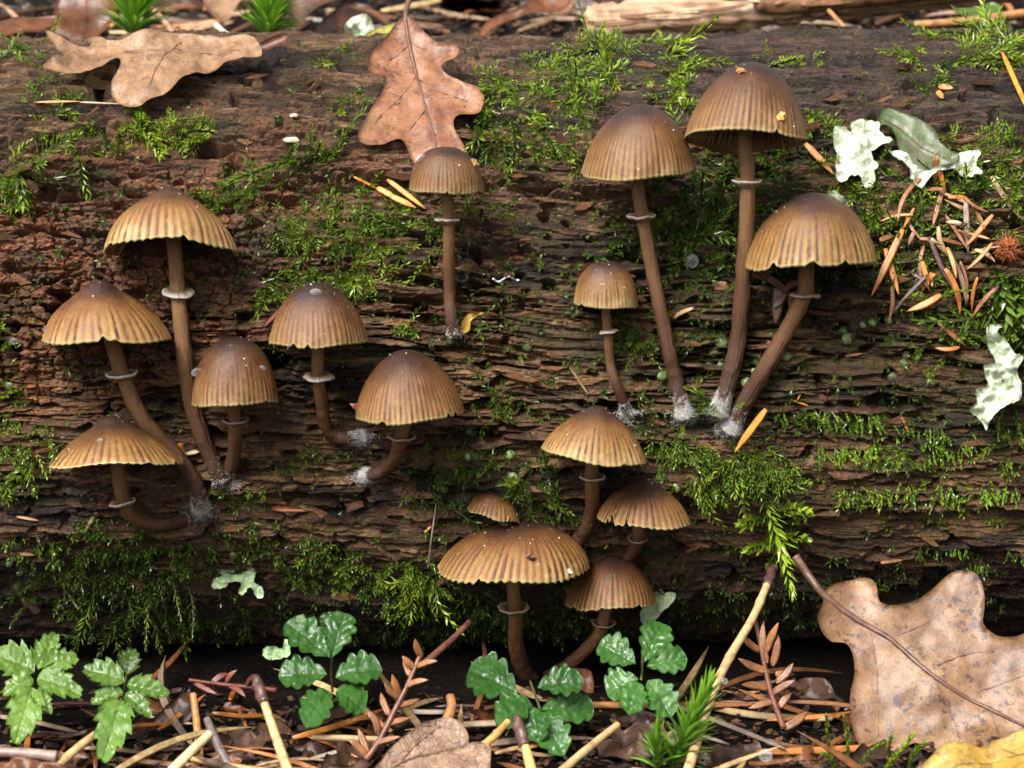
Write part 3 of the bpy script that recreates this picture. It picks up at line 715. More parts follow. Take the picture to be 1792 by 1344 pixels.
    Vs, tr, Qs, ta, an = tube(path, rad, na=44, ribs=15, ribamp=0.045, jitter=0.14, seed=seed)
    ta = np.append(np.repeat(al, 44), [0, 1]); vis = np.clip((ta - 0.14) / 0.86, 0, 1) * (1.0 if fuzz > 300 else 0.84)
    sv = 0.5 + 0.5 * np.cos(15 * an + np.pi); sv = sv * (0.5 + 0.7 * perlin(an * 3, ta * 4, seed + 8))
    obj('stem', Vs, tr, Qs, M['stem'], parent=root, attrs={'along': vis, 'stria': np.clip(sv, 0, 1)}, color=stint)
    # ring: a thin flared collar with a ragged, pale, combed edge
    if ring:
        (rx, ry), hw, tilt, rs, kind = ring; hw *= 0.94
        k = np.argmin([abs(np.array(stem[0])[1] + (p) * (by - stem[0][1]) - ry) for p in np.linspace(0, 1, 50)])
        pj = (path - CAM) @ FWD; ppx = np.stack([896 + ((path - CAM) @ RIGHT) / pj / KPX, 672 - ((path - CAM) @ UP) / pj / KPX], -1)
        kk = np.argmin(np.hypot(ppx[:, 0] - rx, ppx[:, 1] - ry)); dr = pj[kk]
        ca, sa = math.cos(tilt), math.sin(tilt)
        G = lathe_frame((rx - hw * ca, ry - hw * sa), (rx + hw * ca, ry + hw * sa), rs, dr)
        nar = 120; a2 = np.arange(nar) * 2 * np.pi / nar; c0 = path[kk] - G['P']
        rag = 1 + 0.11 * perlin(np.cos(a2) * 1.8, np.sin(a2) * 1.8 + seed, seed + 5) + 0.07 * perlin(a2 * 9, a2 * 0 + 2, seed + 6)
        r0 = rad[kk] * 0.9; RG = G['R']
        rp = [(0, 0.06), (0.3, 0.05), (0.65, 0.0), (0.9, -0.10), (1.0, -0.20), (0.92, -0.24), (0.6, -0.16), (0, -0.12)]
        if kind == 'up': rp = [(0, -0.28), (0.35, -0.14), (0.7, -0.02), (0.92, 0.07), (1.0, 0.03), (0.97, -0.10), (0.6, -0.22), (0, -0.45)]
        Vr = []; rr_ = []; sr_ = []
        for q, (f_, z_) in enumerate(rp):
            R_ = r0 + (RG * (rag if f_ > 0.6 else 1) - r0) * f_
            comb = (0.03 * np.cos(30 * a2) + 0.09 * perlin(np.cos(a2) * 1.5 + seed, np.sin(a2) * 1.5, seed + 4)) * RG * f_
            Vr.append(G['P'] + c0 * (1 - f_) + (R_ * np.cos(a2))[:, None] * G['ex'] + (R_ * np.sin(a2))[:, None] * G['ey'] + (z_ * RG + comb)[:, None] * G['ax'])
            rr_.append(np.full(nar, f_ if q < 5 else 0.55)); sr_.append(np.clip(np.cos(30 * a2 + 2 * perlin(a2 * 4, a2 * 0, seed)) * 1.5, 0, 1) * (f_ > 0.3) * (0.5 + perlin(a2 * 7, a2 * 0 + 1, seed + 2)))
        j = np.arange(nar); jn = (j + 1) % nar
        Qr = np.vstack([np.stack([q * nar + j, (q + 1) * nar + j, (q + 1) * nar + jn, q * nar + jn], -1) for q in range(len(rp) - 1)])
        obj('ring', np.vstack(Vr), None, Qr, M['ring'], parent=root, attrs={'radial': np.concatenate(rr_), 'stria': np.clip(np.concatenate(sr_), 0, 1)}, color=rtint)
    # white mould at the foot
    if fuzz:
        nf = int(fuzz * 3.4); kk = r.integers(int(nl * 0.87), nl - 2, nf); a3 = r.uniform(0, 2 * np.pi, nf)
        tg = unit(np.gradient(path, axis=0))[kk]; aa = unit(np.cross(tg, [0.1, -0.9, 0.3])); bb = np.cross(aa, tg)
        dv = np.cos(a3)[:, None] * aa + np.sin(a3)[:, None] * bb
        lower = np.clip((kk - nl * 0.87) / (nl * 0.13), 0, 1)
        fq = r.uniform(0, 1, (nf, 1)); roots = path[kk] * (1 - fq) + path[np.minimum(kk + 1, nl - 1)] * fq + dv * (rad[kk] * 0.9)[:, None]; dirs = unit(dv * 0.8 + r.normal(size=(nf, 3)) * 0.6 + tg * 0.7)
        Vh, Fh = hairs(roots, dirs, (0.03 + 0.085 * lower ** 1.5) * r.uniform(0.4, 1.4, nf), 0.005, seed)
        # threads creeping out over the wood round the foot
        n2_ = int(fuzz * 1.1); sx, sy = r.normal(size=n2_) * 11, np.abs(r.normal(size=n2_)) * 9 - 6; Pg, Ng_, okg = on_log(bx + sx, by + sy); Pg, Ng_ = Pg[okg], Ng_[okg]
        Vh2, Fh2 = hairs(Pg, unit(Ng_ * 0.6 + r.normal(size=Pg.shape) * 0.8), r.uniform(0.05, 0.16, len(Pg)), 0.0045, seed + 1); Fh = np.vstack([Fh, Fh2 + len(Vh)]); Vh = np.vstack([Vh, Vh2])
        f_ = obj('mycelium_fuzz', Vh, Fh, None, M['fuzz'], parent=root); f_['kind'] = 'stuff'
    # tiny beads of damp and spores on the cap
    if specks:
        Vs_, Fs_ = [], []; b0 = 0; od = CAPS[key]['outer']
        for k in range(specks):
            for tries in range(30):
                q = int(min(nr - 3, abs(r.normal(0, 0.45)) * nr)); a = r.integers(0, na); p = od[q, a]
                if (od[q, a] - P0) @ (CAM - P0) > 0 or q < 6: break
            v_, f_ = ico(p, s * r.choice([0.7, 0.9, 1.2, 1.7], p=[.4, .3, .2, .1])); Vs_.append(v_); Fs_.append(f_ + b0); b0 += len(v_)
        o = obj('specks', np.vstack(Vs_), np.vstack(Fs_), None, M['speck'], parent=cap); o['kind'] = 'stuff'
    return root

mushroom('m1', 'tallest mushroom at upper right, bell cap tipped back showing its gills', (1316, 110), (1197, 244), (1410, 250), -19, 'bell', [(1303, 250), (1307, 320), (1303, 470), (1292, 600), (1272, 675), (1258, 720)], ((1307, 316), 27, 0.0, 3, 'up'), (26, 36), out=0.35, ns=54, fuzz=900, tint=(0.86, 0.82, 0.82))
mushroom('m2', 'tall mushroom with pointed bell cap, left of the tallest one', (1118, 183), (1018, 309), (1215, 298), 10, 'bell', [(1115, 315), (1122, 378), (1145, 500), (1172, 610), (1186, 680), (1199, 728)], ((1122, 377), 27, -0.03, 4, 'up'), (23, 30), out=0.3, ns=50, fuzz=800, tint=(0.92, 0.9, 0.9))
mushroom('m3', 'mushroom with wide ribbed cap leaning right, foot joined to the tallest stem', (1422, 337), (1305, 466), (1534, 458), 7, 'bell', [(1411, 470), (1408, 513), (1385, 570), (1340, 640), (1306, 700), (1278, 752)], ((1409, 513), 28, 0.03, 3, 'down'), (28, 36), out=0.55, ns=48, fuzz=900, tint=(1.0, 1.0, 0.95), rtint=(0.6, 0.5, 0.42))
mushroom('m4', 'small mushroom with rounded cap and thin stem, left of the tall pair', (1059, 457), (1004, 532), (1116, 535), 7, 'hemi', [(1060, 540), (1064, 580), (1072, 640), (1084, 690), (1098, 724)], ((1065, 578), 18, -0.15, 2, 'down'), (16, 21), out=0.25, ns=42, fuzz=350)
mushroom('m5', 'lone small mushroom with dripping cap below the hanging oak leaf', (782, 257), (716, 331), (847, 337), 6, 'hemi', [(783, 345), (783, 400), (784, 470), (788, 540), (795, 588)], ((782, 384), 23, 0.0, 2, 'up'), (21, 24), out=0.3, ns=46, fuzz=90, tint=(0.82, 0.8, 0.8))
mushroom('m6', 'tall mushroom at upper left with tipped conical cap showing gills', (297, 327), (183, 438), (417, 445), -20, 'wide', [(305, 430), (312, 505), (320, 600), (335, 700), (362, 785), (388, 842)], ((313, 507), 31, 0.03, 9, 'down'), (27, 33), out=0.45, ns=40, fuzz=150, tint=(1.15, 1.13, 1.08), scal=1.5)
mushroom('m7', 'mushroom with conical cap at left, its long stem bending right', (172, 490), (75, 602), (299, 592), 4, 'umbo', [(195, 595), (213, 652), (250, 730), (305, 795), (340, 850), (352, 888)], ((213, 654), 30, -0.12, 6, 'up'), (27, 33), out=0.8, ns=40, fuzz=310, tint=(1.12, 1.06, 1.0))
mushroom('m8', 'short mushroom with tall purplish bell cap beside the upper left stem', (408, 590), (337, 710), (486, 700), 7, 'hemi', [(408, 705), (410, 740), (407, 790), (396, 845)], ((411, 735), 25, -0.06, 6, 'up'), (24, 28), out=1.0, ns=44, fuzz=250, tint=(0.82, 0.76, 0.8), rtint=(0.6, 0.5, 0.42))
mushroom('m9', 'lowest left mushroom with flat pointed cap and stem curling along the log', (197, 727), (87, 816), (321, 806), 5, 'flat', [(205, 812), (214, 877), (235, 905), (275, 916), (318, 912), (350, 897)], ((214, 879), 25, -0.22, 5, 'up'), (24, 28), out=1.3, ns=42, fuzz=500, tint=(1.12, 1.1, 1.0))
mushroom('m10', 'mushroom with pearly drop on its smooth pointed cap, left of centre', (553, 493), (470, 603), (644, 600), 5, 'bell', [(556, 605), (558, 655), (562, 705), (575, 750), (600, 768), (634, 765)], ((558, 655), 29, 0.0, 8, 'down'), (22, 27), out=1.0, ns=46, fuzz=500, tint=(0.98, 0.93, 0.92))
mushroom('m11', 'broad domed mushroom at centre with short bent stem', (708, 612), (622, 735), (812, 722), 11, 'bell', [(706, 745), (700, 775), (686, 805), (662, 828), (638, 832)], ((703, 763), 26, 0.05, 9, 'up'), (26, 26), out=1.2, ns=54, fuzz=450, tint=(0.95, 0.9, 0.88), rtint=(0.6, 0.5, 0.4), specks=5)
mushroom('m12', 'mushroom with pale pointed cap above the low right cluster', (1047, 710), (947, 786), (1131, 809), 13, 'cone', [(1038, 800), (1037, 840), (1036, 880), (1030, 920), (1012, 945)], ((1037, 834), 24, 0.02, 7, 'up'), (24, 28), out=1.3, ns=44, tint=(1.08, 1.06, 0.98), rtint=(0.75, 0.65, 0.55))
mushroom('m13', 'mushroom with notched conical cap right of the low cluster', (1128, 835), (1046, 908), (1209, 918), 10, 'cone', [(1118, 915), (1116, 945), (1105, 970), (1092, 985)], ((1116, 942), 18, 0.0, 8, 'up'), (20, 24), out=1.3, ns=36, tint=(1.0, 0.96, 0.9), scal=1.5, rtint=(0.7, 0.6, 0.5), nib=3.0)
mushroom('m14', 'tiny tilted mushroom cap peeking out behind the largest cap', (870, 862), (817, 888), (910, 914), 8, 'broad', [(872, 902), (888, 918), (905, 950)], None, (12, 16), out=0.6, ns=30, tint=(0.95, 0.85, 0.78), wave=0.06, scal=1.8, nib=3.0)
mushroom('m15', 'largest mushroom, broad frilled cap dotted with white specks, standing by green leaves', (910, 910), (768, 992), (1031, 990), 33, 'broad', [(898, 1022), (899, 1065), (903, 1120), (912, 1165), (930, 1192)], ((899, 1063), 29, 0.0, 11, 'up'), (23, 33), out=0.9, ns=50, base='ground', tint=(1.1, 1.05, 0.95), scal=1.5, wave=0.03, specks=34, rtint=(0.65, 0.55, 0.45))
mushroom('m16', 'low mushroom with purplish domed cap tucked against the largest cap', (1072, 972), (989, 1058), (1147, 1052), 14, 'bell', [(1060, 1065), (1054, 1095), (1035, 1125), (1000, 1158), (955, 1188)], ((1056, 1090), 23, 0.05, 8, 'up'), (22, 27), out=0.7, ns=42, base='ground', tint=(0.9, 0.82, 0.78), scal=1.2, specks=4, rtint=(0.65, 0.5, 0.42))

# ------------------------------------------------------------------ leaves
def in_poly(p, poly):
    x, y = p[:, 0], p[:, 1]; c = np.zeros(len(p), bool); q = np.roll(poly, 1, axis=0)
    for (x1, y1), (x0, y0) in zip(poly, q):
        m_ = ((y1 > y) != (y0 > y)) & (x < (x0 - x1) * (y - y1) / (y0 - y1 + 1e-12) + x1); c ^= m_
    return c

def seg_dist(p, line):
    line = np.asarray(line, float); d = np.full(len(p), 1e9)
    for a, b_ in zip(line[:-1], line[1:]):
        ab = b_ - a; t = np.clip(((p - a) @ ab) / (ab @ ab + 1e-9), 0, 1); d = np.minimum(d, np.linalg.norm(p - (a + t[:, None] * ab), axis=1))
    return d

def blade(outline, veins, place, sp, vw, thick, lift, jag=0.0, seed=0, edge_curl=0.0):
    """A thin leaf cut to an outline: place maps outline coordinates to space, lift(p) raises it along its normal."""
    r = np.random.default_rng(seed); ol = np.asarray(outline, float)
    if jag: ol = ol + r.normal(size=ol.shape) * jag
    lo, hi = ol.min(0), ol.max(0); gx_, gy_ = np.meshgrid(np.arange(lo[0], hi[0], sp), np.arange(lo[1], hi[1], sp * 0.87))
    gx_ = gx_ + (np.arange(gx_.shape[0]) % 2)[:, None] * sp / 2
    ip = np.stack([gx_.ravel(), gy_.ravel()], -1); ip = ip + r.normal(size=ip.shape) * sp * 0.1
    ip = ip[in_poly(ip, ol)]
    closed = np.vstack([ol, ol[:1]])
    if len(ip): ip = ip[seg_dist(ip, closed) > sp * 0.5]
    pts = np.vstack([ol, ip]); n = len(ol)
    vs, es, fs, *_ = delaunay_2d_cdt([Vector(p) for p in pts], [], [list(range(n))], 1, 1e-5)
    p2 = np.array([tuple(v) for v in vs]); F = np.array([f for f in fs if len(f) == 3])
    dv = np.min([seg_dist(p2, v) / (1.0 if k == 0 else 0.55) for k, v in enumerate(veins)], axis=0) if veins else np.full(len(p2), 1e9)
    vein = np.exp(-(dv / vw) ** 2)
    P = place(p2); e = 1.0
    nx_ = np.cross(place(p2 + [e, 0]) - P, place(p2 + [0, e]) - P); nrm = unit(nx_); nrm = np.where(((CAM - P) * nrm).sum(1, keepdims=True) < 0, -nrm, nrm)
    top = P + nrm * (lift(p2, vein))[:, None]
    de = seg_dist(p2, closed); top = top + nrm * (edge_curl * np.exp(-de / (1.3 * sp)) * (0.5 + 1.5 * perlin(p2[:, 0] * 0.02, p2[:, 1] * 0.02, 77 + seed)))[:, None]
    # orient so that faces look at the camera side
    a = top[F]; fn = np.cross(a[:, 1] - a[:, 0], a[:, 2] - a[:, 0]); flip = (fn * nrm[F[:, 0]]).sum(1) < 0
    F[flip] = F[flip][:, ::-1]
    V = np.vstack([top, top - nrm * thick]); nn = len(top)
    ed = {}
    for f in F:
        for k in range(3):
            ed[(f[k], f[(k + 1) % 3])] = 1
    side = [(a_, nn + a_, nn + b_, b_) for (a_, b_) in ed if (b_, a_) not in ed]
    side = [(q[3], q[2], q[1], q[0]) for q in side]
    return V, np.vstack([F, F[:, ::-1] + nn]), side, np.concatenate([vein, vein]), nrm.mean(0)

def leaf(name, label, outline, veins, p, n, mat, amp=0.05, curl=None, sp=7, vw=2.2, vrel=0.03, stalk=None, stalk_w=7, seed=0, freq=0.012, span=4, thick=0.011, color=None, group=None, cat='leaf', wmid=None, vcol=(0.19, 0.095, 0.06)):
    ol = crom(outline, span, closed=True); n = unit(n)
    place = lambda q: on_plane(q[:, 0], q[:, 1], p, n)
    lift = lambda q, ve: amp * 2 * fbm(q[:, 0] * freq + seed, q[:, 1] * freq, 300 + seed, 3) + 0.012 * fbm(q[:, 0] * 0.06, q[:, 1] * 0.06, 310 + seed, 2) - vrel * ve + (curl(q) if curl else 0)
    V, F, side, vein, nm = blade(ol, veins, place, sp, vw, thick, lift, seed=seed, edge_curl=0.07)
    pv = V.mean(0); pv[2] = V[:, 2].min()
    root = empty(name, pv); tag(root, label, cat, group)
    obj('blade', V, F, side, mat, parent=root, attrs={'vein': vein}, color=color)
    if stalk is not None:
        # the stalk runs on as the midrib on top of the blade
        sq = crom(stalk, 8); P = place(sq); lf = lift(sq, np.zeros(len(sq)))
        nv = on_plane(sq[:, 0], sq[:, 1], p, n); nn_ = n if (CAM - nv[0]) @ n > 0 else -n
        path = P + nn_ * (lf - 0.008)[:, None]; s = depth_of(P[0]) * KPX
        w_ = np.linspace(stalk_w, 1.6 if wmid is None else wmid, len(sq)) * 0.5 * s
        Vt, tr, Qt, ta, an = tube(path, w_, na=8, jitter=0.08, seed=seed)
        obj('stalk', Vt, tr, Qt, M['needle'], parent=root, color=(0.15, 0.075, 0.048))
    for v_ in veins[1 if stalk is not None else 0:]:
        sq = crom(v_, 7); P = place(sq); nn_ = n if (CAM - P[0]) @ n > 0 else -n; path = P + nn_ * (lift(sq, np.zeros(len(sq))) - 0.002)[:, None]
        Vt, tr, Qt, ta, an = tube(path, np.linspace(vw, vw * 0.35, len(sq)) * 0.5 * depth_of(P[0]) * KPX, na=6)
        obj('vein', Vt, tr, Qt, M['needle'], parent=root, color=vcol)
    return root

LN = lambda deg: np.array([0.0, -math.cos(math.radians(deg)), math.sin(math.radians(deg))])
def log_pt(px, py, lift): 
    P, n_, ok = on_log([px], [py]); return P[0] + n_[0] * lift

leaf('oak_leaf', 'pinkish brown lobed oak leaf hanging over the log top by its stalk',
     [(710, 30), (724, 40), (741, 60), (767, 77), (794, 79), (803, 89), (798, 100), (777, 109), (774, 119), (787, 131), (808, 144), (831, 157), (846, 177), (844, 194), (834, 201), (808, 201), (796, 208), (794, 221), (804, 241), (813, 261), (812, 282), (780, 296), (735, 294), (716, 268), (707, 248), (697, 244), (684, 246), (667, 253), (647, 261), (632, 256), (627, 241), (637, 218), (650, 194), (664, 171), (674, 147), (674, 134), (660, 132), (649, 131), (644, 121), (650, 100), (667, 80), (680, 60), (694, 40)],
     [[(710, 30), (715, 70), (728, 125), (745, 190), (757, 230), (766, 275)], [(718, 72), (740, 85), (785, 88)], [(731, 135), (770, 160), (818, 177)], [(728, 128), (705, 165), (664, 207), (640, 245)], [(752, 212), (775, 235), (800, 258)], [(716, 78), (695, 95), (660, 115)], [(745, 190), (720, 220), (705, 240)]],
     log_pt(740, 180, 0.30), LN(47), M['oak_pink'], amp=0.07, curl=lambda q: -0.0000 * q[:, 0] + 0.12 * np.clip((np.abs(q[:, 0] - 738) - 40) / 70, 0, 1) ** 2,
     stalk=[(722, -14), (714, 5), (710, 30), (715, 70), (728, 125), (745, 190), (757, 230), (765, 268)], stalk_w=11, seed=1)
leaf('oak_leaf', 'tan oak leaf lying flat on the log top at upper left',
     [(82, 70), (110, 72), (154, 76), (156, 64), (171, 60), (201, 64), (221, 69), (254, 65), (291, 60), (321, 58), (355, 60), (402, 68), (435, 72), (452, 85), (459, 100), (449, 107), (402, 109), (368, 114), (341, 127), (315, 147), (285, 166), (254, 176), (231, 179), (208, 172), (194, 157), (196, 141), (208, 124), (211, 109), (201, 103), (181, 107), (157, 115), (134, 124), (107, 127), (74, 121), (94, 107), (110, 95), (99, 91)],
     [[(330, 58), (300, 85), (276, 125), (262, 160)], [(292, 95), (230, 88), (150, 98)], [(305, 80), (370, 85), (440, 98)]],
     log_pt(270, 150, 0.55), LN(62), M['oak_tan'], amp=0.10, curl=lambda q: -0.25 * np.clip((q[:, 1] - 140) / 40, 0, 1) ** 2 + 0.10 * np.sin(q[:, 0] * 0.03), sp=5, seed=2, vw=1.5, freq=0.018)
leaf('leaf_fragment', 'small curled orange lobe at the right tip of the flat tan leaf', [(437, 86), (455, 76), (480, 66), (497, 62), (505, 67), (500, 77), (475, 86), (452, 92)], [], log_pt(470, 105, 0.5), LN(30), M['leaf_orange'], amp=0.04, sp=5, seed=3)
leaf('leaf_fragment', 'yellowish scrap of leaf wedged under the flat tan oak leaf', [(146, 140), (158, 122), (176, 114), (200, 116), (206, 130), (198, 152), (176, 156), (150, 150)], [], log_pt(175, 140, 0.12), LN(45), M['leaf_yellow'], amp=0.05, sp=5, seed=4, color=(0.6, 0.55, 0.6))
leaf('oak_leaf', 'large spotted brown oak leaf standing at lower right',
     [(1441, 1043), (1456, 1028), (1485, 1017), (1507, 1011), (1527, 1018), (1535, 1035), (1540, 1055), (1564, 1061), (1594, 1055), (1627, 1035), (1661, 1004), (1684, 998), (1708, 1004), (1721, 1028), (1723, 1061), (1721, 1092), (1741, 1112), (1768, 1117), (1792, 1112), (1835, 1092), (1875, 1100), (1885, 1150), (1862, 1205), (1890, 1262), (1875, 1325), (1800, 1352), (1710, 1362), (1640, 1345), (1627, 1316), (1602, 1298), (1560, 1322), (1522, 1330), (1500, 1296), (1488, 1256), (1488, 1215), (1495, 1179), (1493, 1148), (1483, 1128), (1470, 1125), (1453, 1125), (1436, 1108), (1431, 1088), (1440, 1062)],
     [[(1441, 1045), (1500, 1085), (1560, 1120), (1640, 1190), (1730, 1240), (1800, 1275), (1870, 1310)], [(1570, 1112), (1620, 1090), (1663, 1057)], [(1524, 1108), (1535, 1180), (1537, 1278)], [(1637, 1192), (1665, 1250), (1680, 1295)], [(1640, 1165), (1690, 1145), (1740, 1140)], [(1718, 1206), (1760, 1195), (1800, 1178)], [(1732, 1242), (1745, 1275), (1755, 1310)]],
     at(1600, 1180, np.array(44.6)), np.array([-0.12, -0.80, 0.58]), M['oak_spotted'], amp=0.10, curl=lambda q: 0.25 * np.clip((1500 - q[:, 0]) / 70, 0, 1) ** 2 - 0.15 * np.clip((q[:, 1] - 1270) / 60, 0, 1), sp=9, vw=2.6,
     stalk=[(1392, 980), (1415, 1012), (1441, 1045), (1500, 1085), (1560, 1120), (1640, 1190), (1730, 1240), (1800, 1275), (1865, 1308)], stalk_w=15, wmid=4, seed=5, freq=0.008)
leaf('oak_leaf', 'pale crackled brown leaf tip at the bottom edge of the picture',
     [(650, 1352), (672, 1328), (700, 1303), (722, 1285), (745, 1272), (768, 1264), (788, 1264), (806, 1273), (818, 1290), (822, 1304), (840, 1303), (856, 1310), (858, 1335), (850, 1375), (800, 1400), (700, 1405), (640, 1380)],
     [[(640, 1365), (700, 1338), (760, 1318), (822, 1303)], [(700, 1338), (735, 1300), (770, 1275)]],
     at(760, 1320, np.array(42.6)), np.array([0.05, -0.55, 0.83]), M['leaf_crackle'], amp=0.08, curl=lambda q: 0.14 * np.abs((q[:, 1] - 1365 + (q[:, 0] - 640) * 0.34)) / 60, sp=7, vw=3.0, vrel=0.06, seed=6)
leaf('birch_leaf', 'yellow leaf cut off by the lower right corner',
     [(1608, 1350), (1630, 1326), (1655, 1308), (1690, 1304), (1720, 1306), (1738, 1296), (1760, 1290), (1792, 1282), (1840, 1278), (1880, 1300), (1870, 1380), (1780, 1410), (1640, 1400)],
     [[(1880, 1330), (1780, 1325), (1690, 1340), (1630, 1365)], [(1780, 1325), (1740, 1300)], [(1790, 1326), (1810, 1290)], [(1700, 1338), (1670, 1312)]],
     at(1740, 1330, np.array(42.3)), np.array([0.0, -0.5, 0.86]), M['leaf_yellow'], amp=0.08, curl=lambda q: 0.08 * np.sin(q[:, 0] * 0.05), sp=8, vw=1.8, seed=7)
leaf('fallen_leaf', 'twisted grey green leaf resting on white lichen at upper right',
     [(1537, 206), (1542, 195), (1553, 189), (1566, 193), (1590, 204), (1614, 215), (1633, 230), (1646, 251), (1665, 266), (1679, 271), (1670, 286), (1646, 289), (1627, 292), (1605, 284), (1586, 269), (1573, 251), (1566, 236), (1553, 221), (1540, 219)],
     [[(1540, 205), (1575, 225), (1610, 255), (1650, 275), (1676, 274)]], log_pt(1605, 255, 0.62), LN(40), M['leaf_greygreen'], amp=0.05, curl=lambda q: -0.25 * np.clip((q[:, 1] - (206 + (q[:, 0] - 1537) * 0.56) - 8) / 30, 0, 1), sp=5, vw=1.6, seed=8, vrel=0.05)
# background litter behind the log, softly out of focus
leaf('fallen_leaf', 'glossy orange curled leaf edge at the upper left corner', [(-30, 48), (0, 42), (30, 36), (60, 32), (86, 31), (100, 34), (96, 48), (70, 56), (30, 61), (0, 66), (-30, 72)], [], at(40, 48, np.array(54.0)), np.array([0.1, -0.5, 0.86]), M['leaf_orange'], amp=0.06, sp=7, seed=9)
leaf('fallen_leaf', 'upright dark brown leaf behind the orange leaf at upper left', [(86, 34), (98, 12), (108, -20), (150, -45), (205, -30), (205, 10), (188, 48), (160, 72), (115, 70), (92, 60)], [[(150, -40), (150, 20), (140, 68)]], at(145, 40, np.array(54.6)), np.array([-0.25, -0.9, 0.3]), M['leaf_orange'], amp=0.12, sp=9, seed=10)
leaf('fallen_leaf', 'brown leaf arching over a dark gap at top left of centre', [(520, 40), (545, 20), (580, 2), (640, -12), (660, -40), (560, -50), (500, -20)], [], at(580, 10, np.array(58.0)), np.array([-0.1, -0.6, 0.8]), M['leaf_dark'], amp=0.12, sp=9, seed=11, color=(1.5, 1.3, 1.2))
leaf('fallen_leaf', 'red brown curled leaf at top centre behind the log', [(832, 82), (850, 60), (880, 40), (905, 32), (940, 28), (985, 18), (1000, 2), (1010, -20), (930, -10), (920, 10), (880, 22), (850, 38), (835, 60)], [[(840, 75), (890, 35), (1000, -5)]], at(910, 40, np.array(55.0)), np.array([0.1, -0.7, 0.7]), M['leaf_orange'], amp=0.12, sp=8, seed=12)
leaf('fallen_leaf', 'pale upturned leaf underside at top centre beside the dead branch', [(925, 6), (950, -6), (985, -12), (1010, -10), (1000, 14), (975, 24), (945, 20)], [], at(965, 5, np.array(56.5)), np.array([0.1, -0.4, 0.9]), M['oak_tan'], amp=0.05, sp=7, seed=13)
leaf('fallen_leaf', 'blurred light brown leaf behind the star moss tufts', [(395, 40), (415, 10), (450, -20), (520, -40), (420, -60), (360, -20), (360, 20)], [], at(410, 10, np.array(60.0)), np.array([0.2, -0.7, 0.7]), M['oak_tan'], amp=0.1, sp=9, seed=14)
leaf('fallen_leaf', 'blurred dark leaf in the shade at upper left edge', [(-40, 5), (30, -5), (90, -30), (80, -60), (-60, -60)], [], at(20, -15, np.array(60.0)), np.array([0.1, -0.7, 0.7]), M['leaf_dark'], amp=0.1, sp=11, seed=15)
leaf('fallen_leaf', 'blurred green leaf in the upper right corner', [(1660, 10), (1690, 2), (1725, 2), (1752, 12), (1745, 28), (1715, 34), (1685, 26)], [[(1660, 12), (1745, 18)]], at(1705, 15, np.array(58.0)), np.array([0.0, -0.4, 0.9]), M['green'], amp=0.04, sp=6, seed=16, color=(0.9, 0.8, 0.8))
leaf('fallen_leaf', 'small yellow green leaf beside the white lichen tuft behind the log', [(642, 62), (660, 52), (690, 46), (706, 52), (690, 70), (660, 76), (645, 74)], [], at(672, 62, np.array(52.0)), np.array([0.0, -0.5, 0.85]), M['leaf_yellow'], amp=0.04, sp=5, seed=17, color=(0.8, 1.0, 0.7))
# dark leaves under the log in the litter
for k, (lab, ol, px, dp, nn_, mt, col) in enumerate([
    ('dark brown leaf arching under the lower left green leaves', [(215, 1290), (245, 1262), (290, 1240), (318, 1215), (332, 1190), (345, 1215), (335, 1250), (300, 1285), (255, 1310)], (285, 1255), 45.2, (0.3, -0.6, 0.7), 'leaf_dark', None),
    ('reddish leaf scrap at the lower left corner', [(-20, 1352), (10, 1334), (60, 1332), (120, 1345), (110, 1380), (20, 1390)], (40, 1350), 42.2, (0, -0.5, 0.85), 'leaf_orange', None),
    ('dark leaf in the litter left of the crackled leaf', [(560, 1352), (575, 1318), (620, 1300), (660, 1310), (650, 1345), (600, 1370)], (610, 1330), 43.5, (0.2, -0.5, 0.85), 'leaf_dark', None),
    ('brown leaf in the litter below the right green herb', [(1040, 1300), (1090, 1270), (1150, 1262), (1180, 1290), (1150, 1330), (1070, 1340)], (1110, 1300), 44.0, (-0.1, -0.4, 0.9), 'leaf_dark', None),
    ('dark leaf lying in the litter right of the straw stalk', [(1240, 1340), (1260, 1310), (1310, 1298), (1360, 1310), (1370, 1345), (1300, 1370)], (1305, 1330), 43.6, (0.1, -0.4, 0.9), 'leaf_dark', None),
    ('small dark leaf lying below the three lobed herb', [(385, 1325), (400, 1290), (440, 1270), (470, 1300), (450, 1340)], (430, 1305), 44.4, (-0.1, -0.5, 0.85), 'leaf_dark', None)]):
    oc = np.mean(ol, axis=0); od_ = crom(ol, 3, closed=True); rk = np.random.default_rng(k); od_ = oc + (od_ - oc) * (1 + 0.16 * rk.normal(size=(len(od_), 1)))
    leaf('fallen_leaf', lab, od_, [[od_[0], oc, od_[len(od_) // 2]]], at(px[0], px[1], np.array(dp)), np.array(nn_), M[mt], amp=0.22, sp=7, seed=40 + k, freq=0.02, span=2, vcol=(0.06, 0.03, 0.02))

